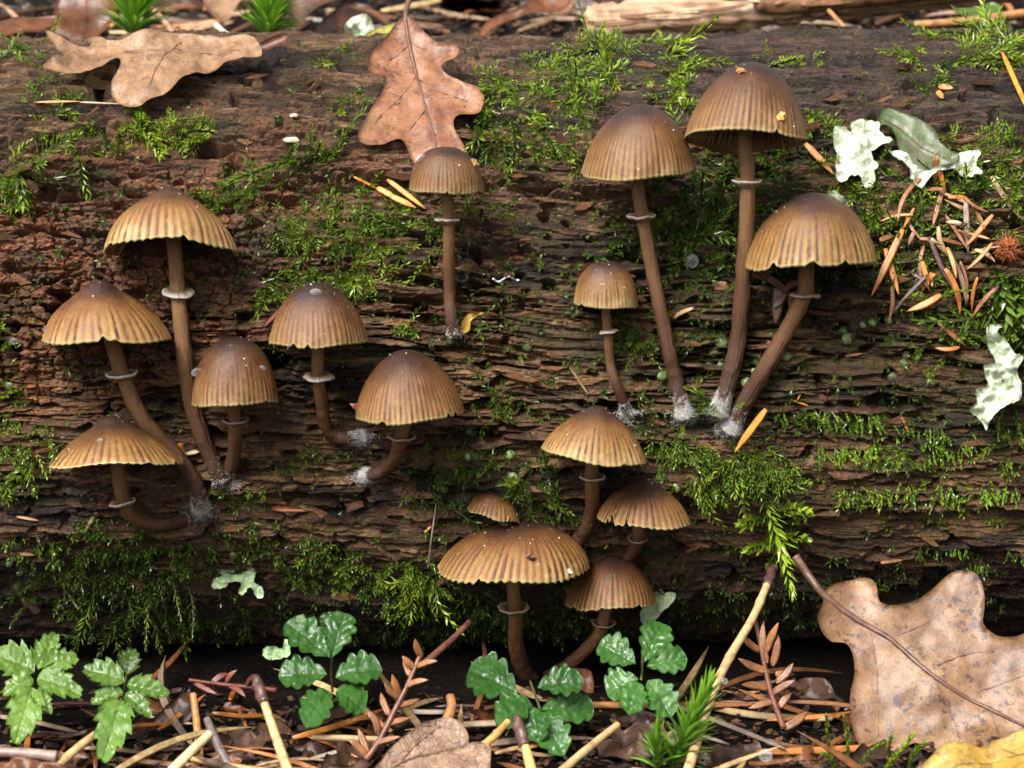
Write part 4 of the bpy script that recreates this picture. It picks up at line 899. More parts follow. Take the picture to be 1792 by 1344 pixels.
# ------------------------------------------------------------------ lichens: thick ruffled lobes
def lichen(label, outline, P, n, seed, col=(1, 1, 1), amp=0.14):
    ol = crom(outline, 5, closed=True); n = unit(n); place = lambda q: on_plane(q[:, 0], q[:, 1], P, n)
    r = np.random.default_rng(seed); c = ol.mean(0)
    ol = ol + unit(ol - c) * (3.2 * perlin(np.arange(len(ol)) * 0.8, np.zeros(len(ol)), seed))[:, None]
    lift = lambda q, ve: amp * 2 * fbm(q[:, 0] * 0.035, q[:, 1] * 0.035, 400 + seed, 3) + 0.13 * fbm(q[:, 0] * 0.075, q[:, 1] * 0.075, 405 + seed, 3)
    V, F, side, vein, nm = blade(ol, [], place, 3.0, 1, 0.035, lift, seed=seed, edge_curl=0.10)
    o = obj('lichen', V, F, side, M['lichen'], color=col); tag(o, label, 'lichen'); return o
lichen('white ragged lichen left of the grey green leaf', [(1460, 221), (1477, 224), (1490, 231), (1488, 218), (1503, 213), (1537, 214), (1540, 234), (1562, 249), (1547, 254), (1527, 261), (1527, 271), (1537, 288), (1530, 298), (1532, 315), (1517, 327), (1503, 311), (1487, 311), (1480, 318), (1465, 311), (1462, 288), (1465, 278), (1460, 248)], log_pt(1500, 265, 0.30), LN(35), 1, (1.2, 1.14, 1.18))
lichen('white lichen spread beneath the grey green leaf', [(1555, 263), (1577, 264), (1597, 288), (1627, 298), (1654, 288), (1677, 268), (1714, 268), (1708, 285), (1718, 305), (1701, 310), (1671, 295), (1644, 300), (1627, 311), (1614, 323), (1597, 318), (1590, 298), (1570, 275)], log_pt(1635, 290, 0.30), LN(35), 2, (1.2, 1.14, 1.18))
lichen('pale green ruffled lichen hanging at the right edge', [(1728, 570), (1758, 569), (1744, 581), (1761, 594), (1775, 617), (1791, 624), (1781, 647), (1788, 671), (1785, 698), (1764, 708), (1748, 718), (1731, 738), (1726, 753), (1718, 738), (1697, 718), (1709, 704), (1708, 681), (1728, 674), (1721, 641), (1741, 634), (1728, 604)], log_pt(1745, 660, 0.45), np.array([-0.15, -0.95, 0.25]), 3, (1.12, 1.1, 1.08), 0.16)
lichen('pale green branching lichen at lower left above the herbs', [(362, 968), (378, 964), (388, 968), (390, 979), (402, 981), (403, 991), (425, 989), (449, 998), (445, 1018), (459, 1028), (460, 1045), (449, 1046), (439, 1028), (428, 1041), (418, 1038), (423, 1021), (402, 1019), (395, 1028), (373, 1030), (373, 1014), (388, 1008), (375, 994), (358, 978)], log_pt(410, 1005, 1.25), np.array([0, -0.92, 0.38]), 4, (0.98, 1.1, 0.86), 0.12)
lichen('small grey green lichen behind the low purplish mushroom', [(1136, 1004), (1162, 991), (1169, 1001), (1152, 1018), (1149, 1034), (1182, 1038), (1176, 1055), (1156, 1075), (1139, 1098), (1122, 1091), (1122, 1068), (1139, 1055), (1132, 1028)], log_pt(1150, 1045, 0.5), np.array([0, -0.8, 0.6]), 5, (0.9, 1.0, 0.8), 0.1)
lichen('blurred white lichen tuft behind the log near the hanging oak leaf', [(604, 58), (608, 38), (625, 28), (645, 32), (654, 46), (648, 64), (628, 70)], at(628, 48, np.array(52.2)), np.array([0, -0.9, 0.4]), 6, (1.1, 1.1, 1.05), 0.2)
lichen('tiny lichen flake beside the three lobed green herb', [(460, 1136), (478, 1130), (494, 1134), (498, 1118), (508, 1126), (506, 1148), (480, 1154), (464, 1152)], at(484, 1140, np.array(47.0)), np.array([0, -0.9, 0.4]), 7, (0.8, 0.95, 0.7), 0.06)
lichen('white lichen crust beside the tip of the wide right cap', [(1448, 338), (1462, 334), (1476, 342), (1484, 356), (1472, 362), (1454, 352)], log_pt(1465, 350, 0.15), LN(30), 8, (1.0, 1.02, 0.95), 0.06)

# ------------------------------------------------------------------ needles, stalks and twigs
def needle_geo(P0, P1, w_, nrm, bend=0.0, thick=0.45, seed=0, taper=0.25, ns_=9):
    r = np.random.default_rng(seed); t = np.linspace(0, 1, ns_); ax = P1 - P0; L = np.linalg.norm(ax); d = ax / (L + 1e-9)
    sd_ = unit(np.cross(d, nrm)); up = np.cross(sd_, d)
    path = P0 + t[:, None] * ax + (bend * L * np.sin(np.pi * t))[:, None] * sd_ + (abs(bend) * 0.4 * L * np.sin(np.pi * t))[:, None] * up
    wd = w_ * 0.46 * np.clip(np.minimum(1, (t + taper * 0.35) / taper), 0, 1) ** 0.6 * np.clip((1.01 - t) / 0.36, 0, 1) ** 0.75
    sec = np.array([(-1, 0), (-0.62, 0.55), (-0.08, 0.28), (0.08, 0.28), (0.62, 0.55), (1, 0), (0.5, -0.7), (-0.5, -0.7)])
    V = (path[:, None, :] + (wd[:, None] * sec[:, 0])[..., None] * sd_ + (wd[:, None] * sec[:, 1] * thick * 1.6)[..., None] * up).reshape(-1, 3)
    k = 8; i = np.arange(ns_ - 1)[:, None] * k; j = np.arange(k)[None, :]; j2 = (j + 1) % k
    Q = np.stack([i + j, i + j2, i + k + j2, i + k + j], -1).reshape(-1, 4)[:, ::-1]
    tr = [(0, q, q + 1) for q in range(1, k - 1)] + [((ns_ - 1) * k, (ns_ - 1) * k + q + 1, (ns_ - 1) * k + q) for q in range(1, k - 1)]
    return V, tr, Q

OR = (0.52, 0.19, 0.042); BR = (0.25, 0.098, 0.034); DK = (0.085, 0.035, 0.028); TN = (0.46, 0.29, 0.15); GY = (0.26, 0.18, 0.13); YL = (0.60, 0.25, 0.03); ST = (0.62, 0.43, 0.20)
def needle(p0, p1, w_, col, where='log', lift=(0.10, 0.10), bend=0.0, label=None, group=None, parent=None, name='fir_needle'):
    f_ = (lambda p, l: log_pt(p[0], p[1], l)) if where == 'log' else (lambda p, l: on_ground([p[0]], [p[1]])[0] + np.array([0, 0, l]))
    if callable(where): f_ = where
    A, B = f_(p0, lift[0]), f_(p1, lift[1]); s = depth_of(A) * KPX
    V, tr, Q = needle_geo(A, B, w_ * s, unit(CAM - A + np.array([0, 0, 20.0])), bend, seed=int(p0[0] * 7 + p0[1]))
    o = obj(name, V, tr, Q, M['needle'], parent=parent, color=col)
    if label: tag(o, label, 'needle', group)
    return o

G1 = 'dry needles scattered over the right end of the log'
NAMEC = {OR: 'orange', BR: 'brown', DK: 'dark purplish', TN: 'tan', GY: 'greyish', YL: 'bright orange'}
def nlabel(p0, p1, w_, c):
    dx = p1[0] - p0[0]; dy = p1[1] - p0[1]; l_ = math.hypot(dx, dy); y = (p0[1] + p1[1]) / 2
    tilt = 'upright' if abs(dx) < 0.25 * abs(dy) else ('level' if abs(dy) < 0.4 * abs(dx) else ('right leaning' if dx * dy < 0 else 'left leaning'))
    pos = 'just under the grey green leaf' if y < 350 else ('just above the rust burr level' if y < 400 else ('level with the rust burr' if y < 450 else ('below the rust burr' if y < 500 else 'lowest of the needle scatter')))
    return f"{'long' if l_ > 75 else ('short' if l_ < 45 else 'mid length')} {tilt} {NAMEC[c]} needle {pos}"
for p0, p1, w_, c, bd in [((1569, 398), (1520, 519), 17, OR, 0), ((1584, 401), (1577, 434), 11, BR, 0), ((1572, 451), (1563, 516), 15, OR, 0), ((1531, 437), (1558, 431), 13, BR, 0), ((1640, 505), (1583, 559), 17, OR, -0.05),
    ((1629, 489), (1570, 532), 9, DK, 0), ((1620, 441), (1649, 509), 12, DK, 0.03), ((1643, 466), (1676, 566), 13, OR, -0.08), ((1665, 480), (1688, 548), 11, GY, -0.06), ((1633, 414), (1676, 466), 12, TN, 0.12), ((1622, 442), (1668, 475), 10, TN, 0.05),
    ((1742, 526), (1699, 569), 11, BR, 0.05), ((1695, 384), (1688, 432), 14, GY, 0), ((1718, 389), (1708, 434), 12, OR, 0), ((1637, 292), (1636, 351), 16, BR, 0), ((1640, 292), (1665, 342), 11, OR, 0), ((1643, 353), (1624, 392), 13, BR, 0),
    ((1670, 336), (1702, 366), 12, OR, -0.2), ((1702, 370), (1681, 390), 11, DK, 0), ((1633, 398), (1674, 385), 10, TN, 0), ((1711, 318), (1769, 381), 13, TN, 0.04), ((1613, 345), (1568, 394), 11, BR, 0.1), ((1655, 410), (1685, 428), 9, BR, 0), ((1610, 470), (1622, 500), 12, YL, 0)]:
    needle(p0, p1, w_ * 0.88, c, lift=(0.42, 0.32), bend=bd, label=nlabel(p0, p1, w_, c), group=G1)
for k in range(34):
    x = 1640 + 62 * rng.normal(); y = 440 + 70 * rng.normal(); a = rng.uniform(0, math.pi); l_ = rng.uniform(16, 34)
    if x > 1800 or x < 1545 or y < 310: continue
    c = random.choice([OR, BR, BR, DK, TN, OR]); p0, p1 = (x - l_ * math.cos(a), y - l_ * math.sin(a)), (x + l_ * math.cos(a), y + l_ * math.sin(a))
    needle(p0, p1, rng.uniform(6, 10), c, lift=(rng.uniform(0.15, 0.45), rng.uniform(0.15, 0.4)), bend=rng.uniform(-0.1, 0.1), label='slim ' + nlabel(p0, p1, 8, c).split(' ', 1)[1], group=G1)
needle((1403, 254), (1460, 312), 14, OR, lift=(0.2, 0.12), label='orange brown needle between the tallest cap and the white lichen')
needle((1740, 114), (1808, 215), 10, YL, lift=(0.4, 0.3), label='long straight orange needle at the upper right edge')
for p0, p1, w_ in [((632, 308), (668, 330), 6), ((662, 322), (700, 350), 13), ((688, 328), (740, 377), 11), ((684, 345), (726, 376), 13)]:
    needle(p0, p1, w_, YL, lift=(0.25, 0.2), label='bright orange needle in the small bundle left of the lone mushroom', group='needle bundle by the lone mushroom')
needle((474, 890), (561, 886), 15, (0.42, 0.13, 0.05), lift=(0.05, 0.06), label='flat rust red needle stuck on the bare log below centre')
needle((1338, 703), (1281, 784), 15, YL, lift=(0.35, 0.25), label='orange needle leaning on the joined mouldy stem foot')
needle((503, 530), (458, 572), 9, (0.20, 0.035, 0.025), lift=(0.15, 0.15), label='dark red needle beside the pearly drop mushroom cap')
needle((172, 893), (147, 927), 8, BR, lift=(0.08, 0.08), label='short brown needle below the lowest left mushroom')
needle((1214, 546), (1150, 592), 9, TN, lift=(0.25, 0.12), bend=0.08, label='bent straw piece behind the left tall stem')
needle((1030, 690), (1000, 640), 4, TN, lift=(0.05, 0.25), label='thread thin tan stalk above the pale pointed cap')
L2 = 'thin short brown needle lying on the bare wood'
for p0, p1, w_, c, lab in [((1395, 702), (1410, 668), 5, OR, 'short orange needle standing right of the joined mouldy feet'), ((1445, 690), (1462, 660), 5, OR, 'thin orange needle on bare wood below the wide cap stem, farther right'), ((1390, 700), (1418, 708), 6, OR, 'level orange needle just above the moss teeth rows'), ((1398, 722), (1408, 738), 6, OR, 'tiny orange needle at the left end of the moss teeth rows'),
    ((1258, 788), (1255, 842), 6, BR, 'thin brown strand hanging below the joined mouldy feet'), ((1578, 730), (1590, 755), 6, OR, 'orange needle caught in the upper moss teeth'), ((1480, 620), (1510, 622), 7, BR, 'level brown needle below the round pale leaves'), ((742, 930), (755, 915), 6, OR, 'tiny orange needle left of the largest cap'), ((745, 770), (750, 782), 7, BR, 'small brown needle by the ring of the broad domed mushroom'),
    ((20, 965), (62, 966), 9, BR, 'level reddish needle at the left edge under the log middle'), ((30, 902), (70, 910), 7, BR, 'brown needle at the left edge level with the curled stem'), ((455, 760), (470, 742), 5, BR, 'thin needle on bare wood right of the purplish bell mushroom'), ((1200, 965), (1225, 950), 9, BR, 'brown needle right of the notched conical cap'), ((1540, 980), (1580, 975), 8, BR, 'brown needle on the wood just above the big spotted leaf'),
    ((315, 775), (330, 800), 12, OR, 'orange needle behind the bent left stem'), ((325, 790), (350, 786), 10, TN, 'tan needle touching the bent left stem'), ((60, 184), (140, 180), 5, OR, 'long thin orange needle below the flat oak leaf tip'), ((140, 182), (215, 188), 4, TN, 'long thin tan needle under the flat oak leaf lobe'), ((1640, 155), (1668, 160), 14, OR, 'level orange needle on the log top left of the corner moss'), ((1640, 165), (1650, 178), 12, OR, 'stubby orange needle under the level one on the log top')]:
    needle(p0, p1, w_, c, lift=(0.07, 0.07), label=lab, group='small needles on the bare wood')
# brown fir twig tucked under the wide right cap, and two in the litter
def twig(label, stem_pts, depth, needles, w_, col, ncol):
    P = lambda p, l=0.0: at(p[0], p[1], np.array(depth(p) - l))
    root = empty('fir_twig', P(stem_pts[-1])); tag(root, label, 'twig')
    V, tr, Q, ta, an = tube(crom([P(p) for p in stem_pts], 6), np.linspace(w_ * 0.6, w_, 6 * (len(stem_pts) - 1) + 1) * 0.5 * 45 * KPX, na=8, jitter=0.15)
    obj('stem', V, tr, Q, M['needle'], parent=root, color=col)
    for k, (a, b_, w2) in enumerate(needles): needle(a, b_, w2 * 1.3, tuple(np.array(ncol) * random.uniform(0.75, 1.3)), where=lambda p, l: P(p, l), lift=(0, random.uniform(-0.15, 0.35)), bend=random.uniform(-0.08, 0.08), parent=root, name='needle')
    return root
tw = []
for k in range(11):
    f_ = k / 10; x, y = 738 - 95 * f_, 1150 + 170 * f_; l_ = 34 + 14 * f_
    if k % 2 == 0: tw.append(((x, y), (x - 0.35 * l_, y - 0.95 * l_), 11))
    else: tw.append(((x, y), (x + l_ * 1.05, y - 0.30 * l_), 10))
    if k % 3 == 1: tw.append(((x, y + 4), (x - 0.7 * l_, y - 0.55 * l_), 11))
twig('brown dry fir twig standing in the litter left of the big mushroom', [(738, 1140), (715, 1195), (690, 1245), (662, 1300), (640, 1330)], lambda p: 44.2 - 0.004 * (p[1] - 1140), tw, 13, (0.16, 0.06, 0.035), (0.24, 0.095, 0.032))
tw = [((1342, 1160), (1336, 1088), 13), ((1352, 1165), (1362, 1110), 12), ((1345, 1175), (1292, 1152), 13), ((1357, 1180), (1390, 1180), 12), ((1358, 1195), (1388, 1160), 12), ((1345, 1205), (1298, 1198), 13), ((1350, 1215), (1392, 1190), 12), ((1352, 1228), (1310, 1240), 12), ((1365, 1238), (1385, 1212), 12), ((1330, 1140), (1298, 1112), 11), ((1372, 1275), (1412, 1245), 15), ((1338, 1145), (1362, 1090), 12)]
twig('upright brown fir twig between the pale stalk and the big spotted leaf', [(1322, 1085), (1335, 1150), (1350, 1215), (1372, 1275)], lambda p: 45.4 - 0.003 * (p[1] - 1085), tw, 12, (0.17, 0.065, 0.035), (0.25, 0.105, 0.042))
tw = [((1362, 500), (1358, 566), 17), ((1380, 512), (1330, 476), 12), ((1372, 505), (1400, 492), 12), ((1385, 515), (1388, 560), 12), ((1350, 490), (1305, 470), 14), ((1375, 510), (1352, 540), 12)]
dl = depth_of(log_pt(1370, 520, 0.25))
twig('brown fir twig in the shade under the wide right cap', [(1330, 478), (1360, 497), (1395, 530)], lambda p: dl, tw, 6, (0.14, 0.06, 0.035), (0.17, 0.08, 0.045))
tw = [((340, 1195), (380, 1215), 9), ((370, 1197), (400, 1178), 11), ((400, 1200), (430, 1220), 9), ((430, 1200), (450, 1180), 9), ((395, 1195), (415, 1172), 8)]
twig('reddish fir twig lying under the log at lower left', [(330, 1190), (380, 1197), (430, 1202), (485, 1208)], lambda p: 46.4, tw, 12, (0.13, 0.03, 0.02), (0.15, 0.04, 0.025))

def stalk(label, pts, w_, col, depth, name='straw', cat='straw', tip=None, tw_=None, nodes=()):
    P = [at(p[0], p[1], np.array(d)) for p, d in zip(pts, depth)]; path = crom(P, 10); n_ = len(path); s = depth[0] * KPX
    pv = path[np.argmin(path[:, 2])]; root = empty(name, pv); tag(root, label, cat)
    rad = np.full(n_, w_ * 0.5 * s) * np.linspace(0.85, 1.1, n_)
    for q in nodes: rad = rad * (1 + 0.18 * np.exp(-((np.linspace(0, 1, n_) - q) / 0.02) ** 2))
    V, tr, Q, ta, an = tube(path, rad, na=14, ribs=5, ribamp=0.05, jitter=0.045, seed=int(pts[0][0])); obj('stalk', V, tr, Q, M['needle'], parent=root, color=col)
    if tip is not None:
        e = path[0]; d = unit(path[0] - path[3]); tp = np.array([e - d * 0.05, e + d * 0.12, e + d * 0.3, e + d * 0.5, e + d * 0.62]) if tip == 'bud' else np.array([e, e + d * 0.2, e + d * 0.35])
        V, tr, Q, ta, an = tube(crom(tp, 4), np.interp(np.linspace(0, 1, 4 * (len(tp) - 1) + 1), [0, 0.25, 0.6, 0.9, 1], [1.0, 1.25, 1.15, 0.8, 0.35]) * w_ * 0.5 * s, na=12, jitter=0.45, seed=3)
        obj('bud', V, tr, Q, M['needle'], parent=root, color=(0.11, 0.055, 0.045))
    return root
stalk('straw stalk with dark knobbly bud at lower left', [(462, 1228), (478, 1275), (492, 1315), (508, 1360)], 17, ST, [42.6, 42.2, 41.8, 41.3], tip='bud')
stalk('long pale grass stalk slanting up to the log at lower right', [(1343, 1022), (1318, 1080), (1280, 1145), (1250, 1205), (1228, 1270), (1203, 1352)], 15, (0.62, 0.40, 0.20), [46.0, 45.2, 44.4, 43.6, 42.9, 42.1], tip='bud', nodes=(0.12, 0.42, 0.6, 0.8))
stalk('pale cream straw tip at the bottom edge left of centre', [(368, 1284), (338, 1312), (300, 1350)], 17, (0.74, 0.56, 0.30), [42.4, 42.1, 41.8])
stalk('grey brown straw lying along the lower left corner', [(-20, 1316), (40, 1318), (100, 1324)], 20, (0.30, 0.20, 0.16), [42.8, 42.8, 42.8])
stalk('tan straw rising from the lower left corner', [(172, 1282), (135, 1310), (90, 1350)], 16, (0.55, 0.36, 0.16), [43.4, 43.1, 42.7])
stalk('upright orange stalk at lower left behind the cream straw', [(338, 1215), (345, 1270), (352, 1350)], 14, (0.48, 0.22, 0.07), [44.6, 44.2, 43.6])
stalk('grey upright stalk beside the orange stalk at lower left', [(362, 1258), (380, 1300), (405, 1350)], 16, (0.17, 0.13, 0.12), [44.2, 43.8, 43.4])
stalk('yellow straw with dark bud at the bottom centre', [(918, 1302), (926, 1330), (934, 1360)], 18, (0.68, 0.42, 0.12), [42.2, 42.0, 41.8], tip='bud')
stalk('short orange straw leaning beside the dark bud at bottom centre', [(890, 1262), (868, 1286), (846, 1306)], 14, (0.60, 0.32, 0.10), [43.2, 43.0, 42.8])
stalk('pale straw slanting right of the bottom centre bud', [(1082, 1268), (1035, 1305), (980, 1352)], 14, (0.55, 0.36, 0.17), [43.8, 43.3, 42.7])
stalk('thin red brown stalk leaning left of the big mushroom stem', [(822, 1088), (790, 1120), (738, 1165)], 11, (0.16, 0.06, 0.04), [46.2, 45.8, 45.2])
stalk('thin straw lying at the bottom left of the crackled leaf', [(545, 1290), (600, 1292), (690, 1296)], 13, (0.42, 0.27, 0.13), [44.0, 44.0, 44.0])
stalk('straw lying across the litter under the left herbs', [(335, 1328), (400, 1340), (470, 1350)], 12, (0.50, 0.28, 0.10), [43.2, 43.1, 43.0])
stalk('orange brown stem standing behind the crackled leaf', [(788, 1218), (790, 1240), (775, 1275)], 18, (0.38, 0.17, 0.06), [44.4, 44.2, 43.9])
stalk('blurred orange twig lying behind the log at upper right', [(1600, 44), (1690, 38), (1810, 22)], 17, (0.45, 0.22, 0.08), [57, 57, 57], cat='twig', name='twig')
stalk('thin bent twig hanging at top right behind the log', [(1450, 18), (1475, 45), (1500, 72)], 9, (0.40, 0.20, 0.08), [54, 53.5, 53], cat='twig', name='twig')
for q, (a, b_) in enumerate([((268, 20), (305, 62)), ((250, 0), (300, 55)), ((330, 55), (380, 45)), ((0, 8), (35, 40))]):
    stalk(['blurred brown stalk right of the left star moss', 'second blurred stalk crossing beside the left star moss', 'blurred stalk lying behind the flat tan leaf', 'blurred thin stalk in the upper left corner'][q], [a, ((a[0] + b_[0]) / 2 + 4, (a[1] + b_[1]) / 2), b_], 10, (0.40, 0.22, 0.13), [56 + q, 56 + q, 55.5 + q], cat='stalk', name='dry_stalk')
stalk('blurred pale stick tip behind the flat tan leaf', [(378, 44), (392, 58), (412, 72)], 13, (0.66, 0.58, 0.48), [53.5, 53.2, 53.0], cat='stick', name='stick')

# dead branch behind the log
pth = crom([at(x, y, np.array(d)) for x, y, d in [(1022, 40, 55.2), (1080, 36, 55.2), (1200, 26, 55.2), (1330, 16, 55.2), (1450, 4, 55.2), (1620, -12, 55.4), (1850, -34, 55.6)]], 16)
rb = 0.5 * 62 * 55.2 * KPX * np.interp(np.linspace(0, 1, len(pth)), [0, 0.03, 0.12, 0.5, 1], [0.35, 0.75, 1.0, 0.95, 0.9])
V, tr, Q, ta, an = tube(pth, rb, na=40, jitter=0.28, ribs=9, ribamp=0.07, seed=5)
root = empty('dead_branch', pth.mean(0) - [0, 0, 0.9]); tag(root, 'pale broken dead branch lying behind the log at upper right', 'branch')
obj('wood_core', V, tr, Q, M['deadwood'], parent=root)
pb = crom([at(x, y, np.array(54.75)) for x, y in [(1318, -2), (1400, -2), (1500, -12), (1620, -25), (1850, -48)]], 12)
V, tr, Q, ta, an = tube(pb, 0.5 * 50 * 55 * KPX * np.interp(np.linspace(0, 1, len(pb)), [0, 0.05, 1], [0.6, 1, 0.95]), na=28, jitter=0.16, seed=8)
obj('bark', V, tr, Q, M['needle'], parent=root, color=(0.36, 0.19, 0.10))
for k in range(9):
    x = 1040 + 45 * k; y0 = 30 - 0.09 * (x - 1040) + random.uniform(-14, 22); A = at(x, y0, np.array(54.45)); B = at(x + random.uniform(50, 110), y0 - random.uniform(2, 12), np.array(54.5))
    V, tr, Q = needle_geo(A, B, random.uniform(7, 14) * 54 * KPX, unit(CAM - A), random.uniform(-.04, .04), seed=k)
    obj('splinter', V, tr, Q, M['needle'], parent=root, color=random.choice([(0.72, 0.58, 0.42), (0.6, 0.42, 0.26), (0.30, 0.15, 0.08)]))

# loose litter on the ground: needles, straws and scraps of leaf one by one
WORD = {OR: 'orange', BR: 'brown', DK: 'dark', GY: 'grey', TN: 'tan', ST: 'pale'}
FRONT = [(-200, 'under the two ferny leaves'), (330, 'beside the budded straw stalk'), (520, 'below the round leaved herb'), (700, 'around the crackled leaf'), (880, 'below the largest mushroom'), (1060, 'below the bright scalloped herb'), (1240, 'beside the upright fir twig'), (1440, 'below the big spotted leaf')]
BACK = [(-200, 'behind the flat oak leaf'), (420, 'behind the hanging oak leaf'), (720, 'behind the log at top centre'), (1040, 'near the pale dead branch'), (1450, 'behind the log at top right')]
def zone(px, zones): return [z for x, z in zones if px >= x][-1]
def litter(n_, xr, yr, what, zones, group, cols, wr, lr, name='dry_needle', rise=0.25):
    px = rng.uniform(*xr, n_); py = rng.uniform(*yr, n_); P = on_ground(px, py)
    for k in range(n_):
        a = random.uniform(0, math.pi); l_ = random.uniform(*lr); s = depth_of(P[k]) * KPX
        d = np.array([math.cos(a), math.sin(a), random.uniform(-0.08, rise)]) * l_; A = P[k] - d / 2; B = P[k] + d / 2
        for q in (A, B): q[2] = max(q[2], float(ground_z(q[0], q[1])) + 0.06)
        A[2] += random.uniform(0, 0.25); V, tr, Q = needle_geo(A, B, random.uniform(*wr) * s, unit(CAM - A + np.array([0, 0, 30.0])), random.uniform(-0.08, 0.08), seed=k)
        cc = random.choice(cols); o = obj(name, V, tr, Q, M['needle'], color=tuple(np.array(cc) * random.uniform(0.4, 1.0)))
        slant = 'lying across' if abs(math.cos(a)) > 0.75 else ('slanting left' if math.cos(a) < 0 else 'slanting right')
        tag(o, f"{WORD[cc]} {what} {slant} {zone(px[k], zones)}", 'needle' if 'needle' in name else 'straw', group)
litter(105, (-30, 1830), (1205, 1390), 'needle', FRONT, 'needle litter in front of the log', [OR, BR, DK, GY, TN, BR, DK], (6, 13), (0.5, 1.7))
litter(34, (-30, 1830), (1190, 1390), 'straw', FRONT, 'straws in front of the log', [ST, TN, BR, OR, GY], (9, 17), (2.0, 4.5), 'dry_straw', 0.4)
litter(44, (-30, 1830), (4, 66), 'needle', BACK, 'needle litter behind the log', [OR, BR, GY, TN, BR], (6, 13), (0.8, 2.6))
litter(14, (-30, 1830), (4, 60), 'straw', BACK, 'straws behind the log', [ST, TN, BR, OR], (9, 16), (2.0, 5.0), 'dry_straw', 0.35)
def scraps(n_, xr, yr, zones, group, sz):
    px = rng.uniform(*xr, n_); py = rng.uniform(*yr, n_); P = on_ground(px, py)
    for k in range(n_):
        r = np.random.default_rng(900 + k + int(yr[0])); m_ = r.integers(9, 14); th = np.sort(r.uniform(0, 2 * np.pi, m_)); rx = r.uniform(*sz); ry = rx * r.uniform(0.3, 0.6); ro = r.uniform(0.55, 1.15, m_)
        ol = np.stack([px[k] + rx * np.cos(th) * ro, py[k] + ry * np.sin(th) * ro], -1)
        mt = ['leaf_dark', 'leaf_orange', 'leaf_dark', 'oak_tan', 'leaf_dark', 'leaf_orange'][r.integers(0, 6)]
        nm = {'leaf_dark': 'dark brown', 'leaf_orange': 'red brown', 'oak_tan': 'tan'}[mt]; n = unit(np.array([r.normal() * 0.3, -0.55 + 0.25 * r.normal(), 0.8]))
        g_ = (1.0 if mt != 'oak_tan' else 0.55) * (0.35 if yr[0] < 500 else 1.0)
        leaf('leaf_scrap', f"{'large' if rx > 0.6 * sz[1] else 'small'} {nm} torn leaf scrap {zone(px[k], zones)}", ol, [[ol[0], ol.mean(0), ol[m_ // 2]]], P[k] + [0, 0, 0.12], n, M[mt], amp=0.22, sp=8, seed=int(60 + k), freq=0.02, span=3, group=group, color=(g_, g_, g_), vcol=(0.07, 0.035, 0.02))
def debris(label, xr, yr, n_, seed, bright):
    r = np.random.default_rng(seed); qx = r.uniform(*xr, n_); qy = yr[0] + (yr[1] - yr[0]) * r.uniform(0, 1, n_) ** 0.6 + (34 * (0.5 + perlin(qx * 0.011, qx * 0, seed)) if yr[0] > 500 else 0); P = on_ground(qx, qy); P[:, 2] += r.uniform(0.0, 0.12, n_)
    a = r.uniform(0, 2 * np.pi, n_); L = r.uniform(0.06, 0.42, n_); W = r.uniform(0.02, 0.09, n_); d = unit(np.stack([np.cos(a), np.sin(a), r.normal(size=n_) * 0.3], -1)); s_ = unit(np.cross(d, np.stack([r.normal(size=n_) * 0.4, r.normal(size=n_) * 0.4, np.ones(n_)], -1))); u = np.cross(s_, d)
    k = np.array([(-1, 0, 0), (-0.4, 1, 0), (0.5, 0.8, 0), (1, 0, 0), (0.3, -1, 0), (-0.6, -0.7, 0), (0, 0, 0.55), (0, 0, -0.5)])
    V = P[:, None, :] + k[None, :, :1] * (d * L[:, None] / 2)[:, None, :] + k[None, :, 1:2] * (s_ * W[:, None])[:, None, :] + k[None, :, 2:] * (u * W[:, None])[:, None, :]
    f_ = np.array([(q, (q + 1) % 6, 6) for q in range(6)] + [((q + 1) % 6, q, 7) for q in range(6)]); F = (f_[None] + 8 * np.arange(n_)[:, None, None]).reshape(-1, 3)
    pal = np.array([(0.10, 0.05, 0.03), (0.05, 0.03, 0.022), (0.19, 0.09, 0.045), (0.28, 0.16, 0.08), (0.03, 0.02, 0.017), (0.07, 0.05, 0.04)]) * bright
    o = obj('litter', V.reshape(-1, 3), F, None, M['wood'], attrs={'wood': np.repeat(pal[r.integers(0, 6, n_)], 8, axis=0)}, smooth=False); tag(o, label, 'litter', kind='stuff')
debris('matted crumbs of leaf and needle on the ground in front of the log', (-60, 1860), (1185, 1420), 4200, 41, 0.55)
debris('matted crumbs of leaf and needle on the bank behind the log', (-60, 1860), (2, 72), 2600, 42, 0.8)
scraps(34, (-30, 1830), (1200, 1370), FRONT, 'torn leaves in front of the log', (25, 80))
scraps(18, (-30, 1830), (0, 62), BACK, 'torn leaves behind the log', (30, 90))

# ------------------------------------------------------------------ green herbs: toothed leaflets on thin stalks
def leaflet_outline(b0, b1, w_, lobes, deep, sharp, r):
    b0 = np.array(b0, float); b1 = np.array(b1, float); ax = b1 - b0; L = np.linalg.norm(ax); d = ax / L; s_ = np.array([-d[1], d[0]])
    def side(sgn):
        out = []; ph = r.uniform(-0.2, 0.2)
        for k in range(49):
            t = 0.02 + 0.95 * k / 48; env = math.sin(math.pi * min(1, t ** (0.72 if sharp else 1.35))) ** (0.62 if sharp else 0.55)
            fr = (t * lobes + ph) % 1.0
            tooth = (fr if sharp else math.sin(math.pi * fr) ** 0.6); fine = ((t * lobes * 3.0) % 1.0) * 0.22
            out.append(b0 + d * (L * (t + (0.06 * tooth if sharp else 0))) + s_ * sgn * 0.5 * w_ * env * (1 - deep + deep * tooth + deep * 0.35 * fine))
        return out
    A, B = side(1), side(-1)
    return np.array([b0 + s_ * 0.8] + A + [b1] + B[::-1] + [b0 - s_ * 0.8])

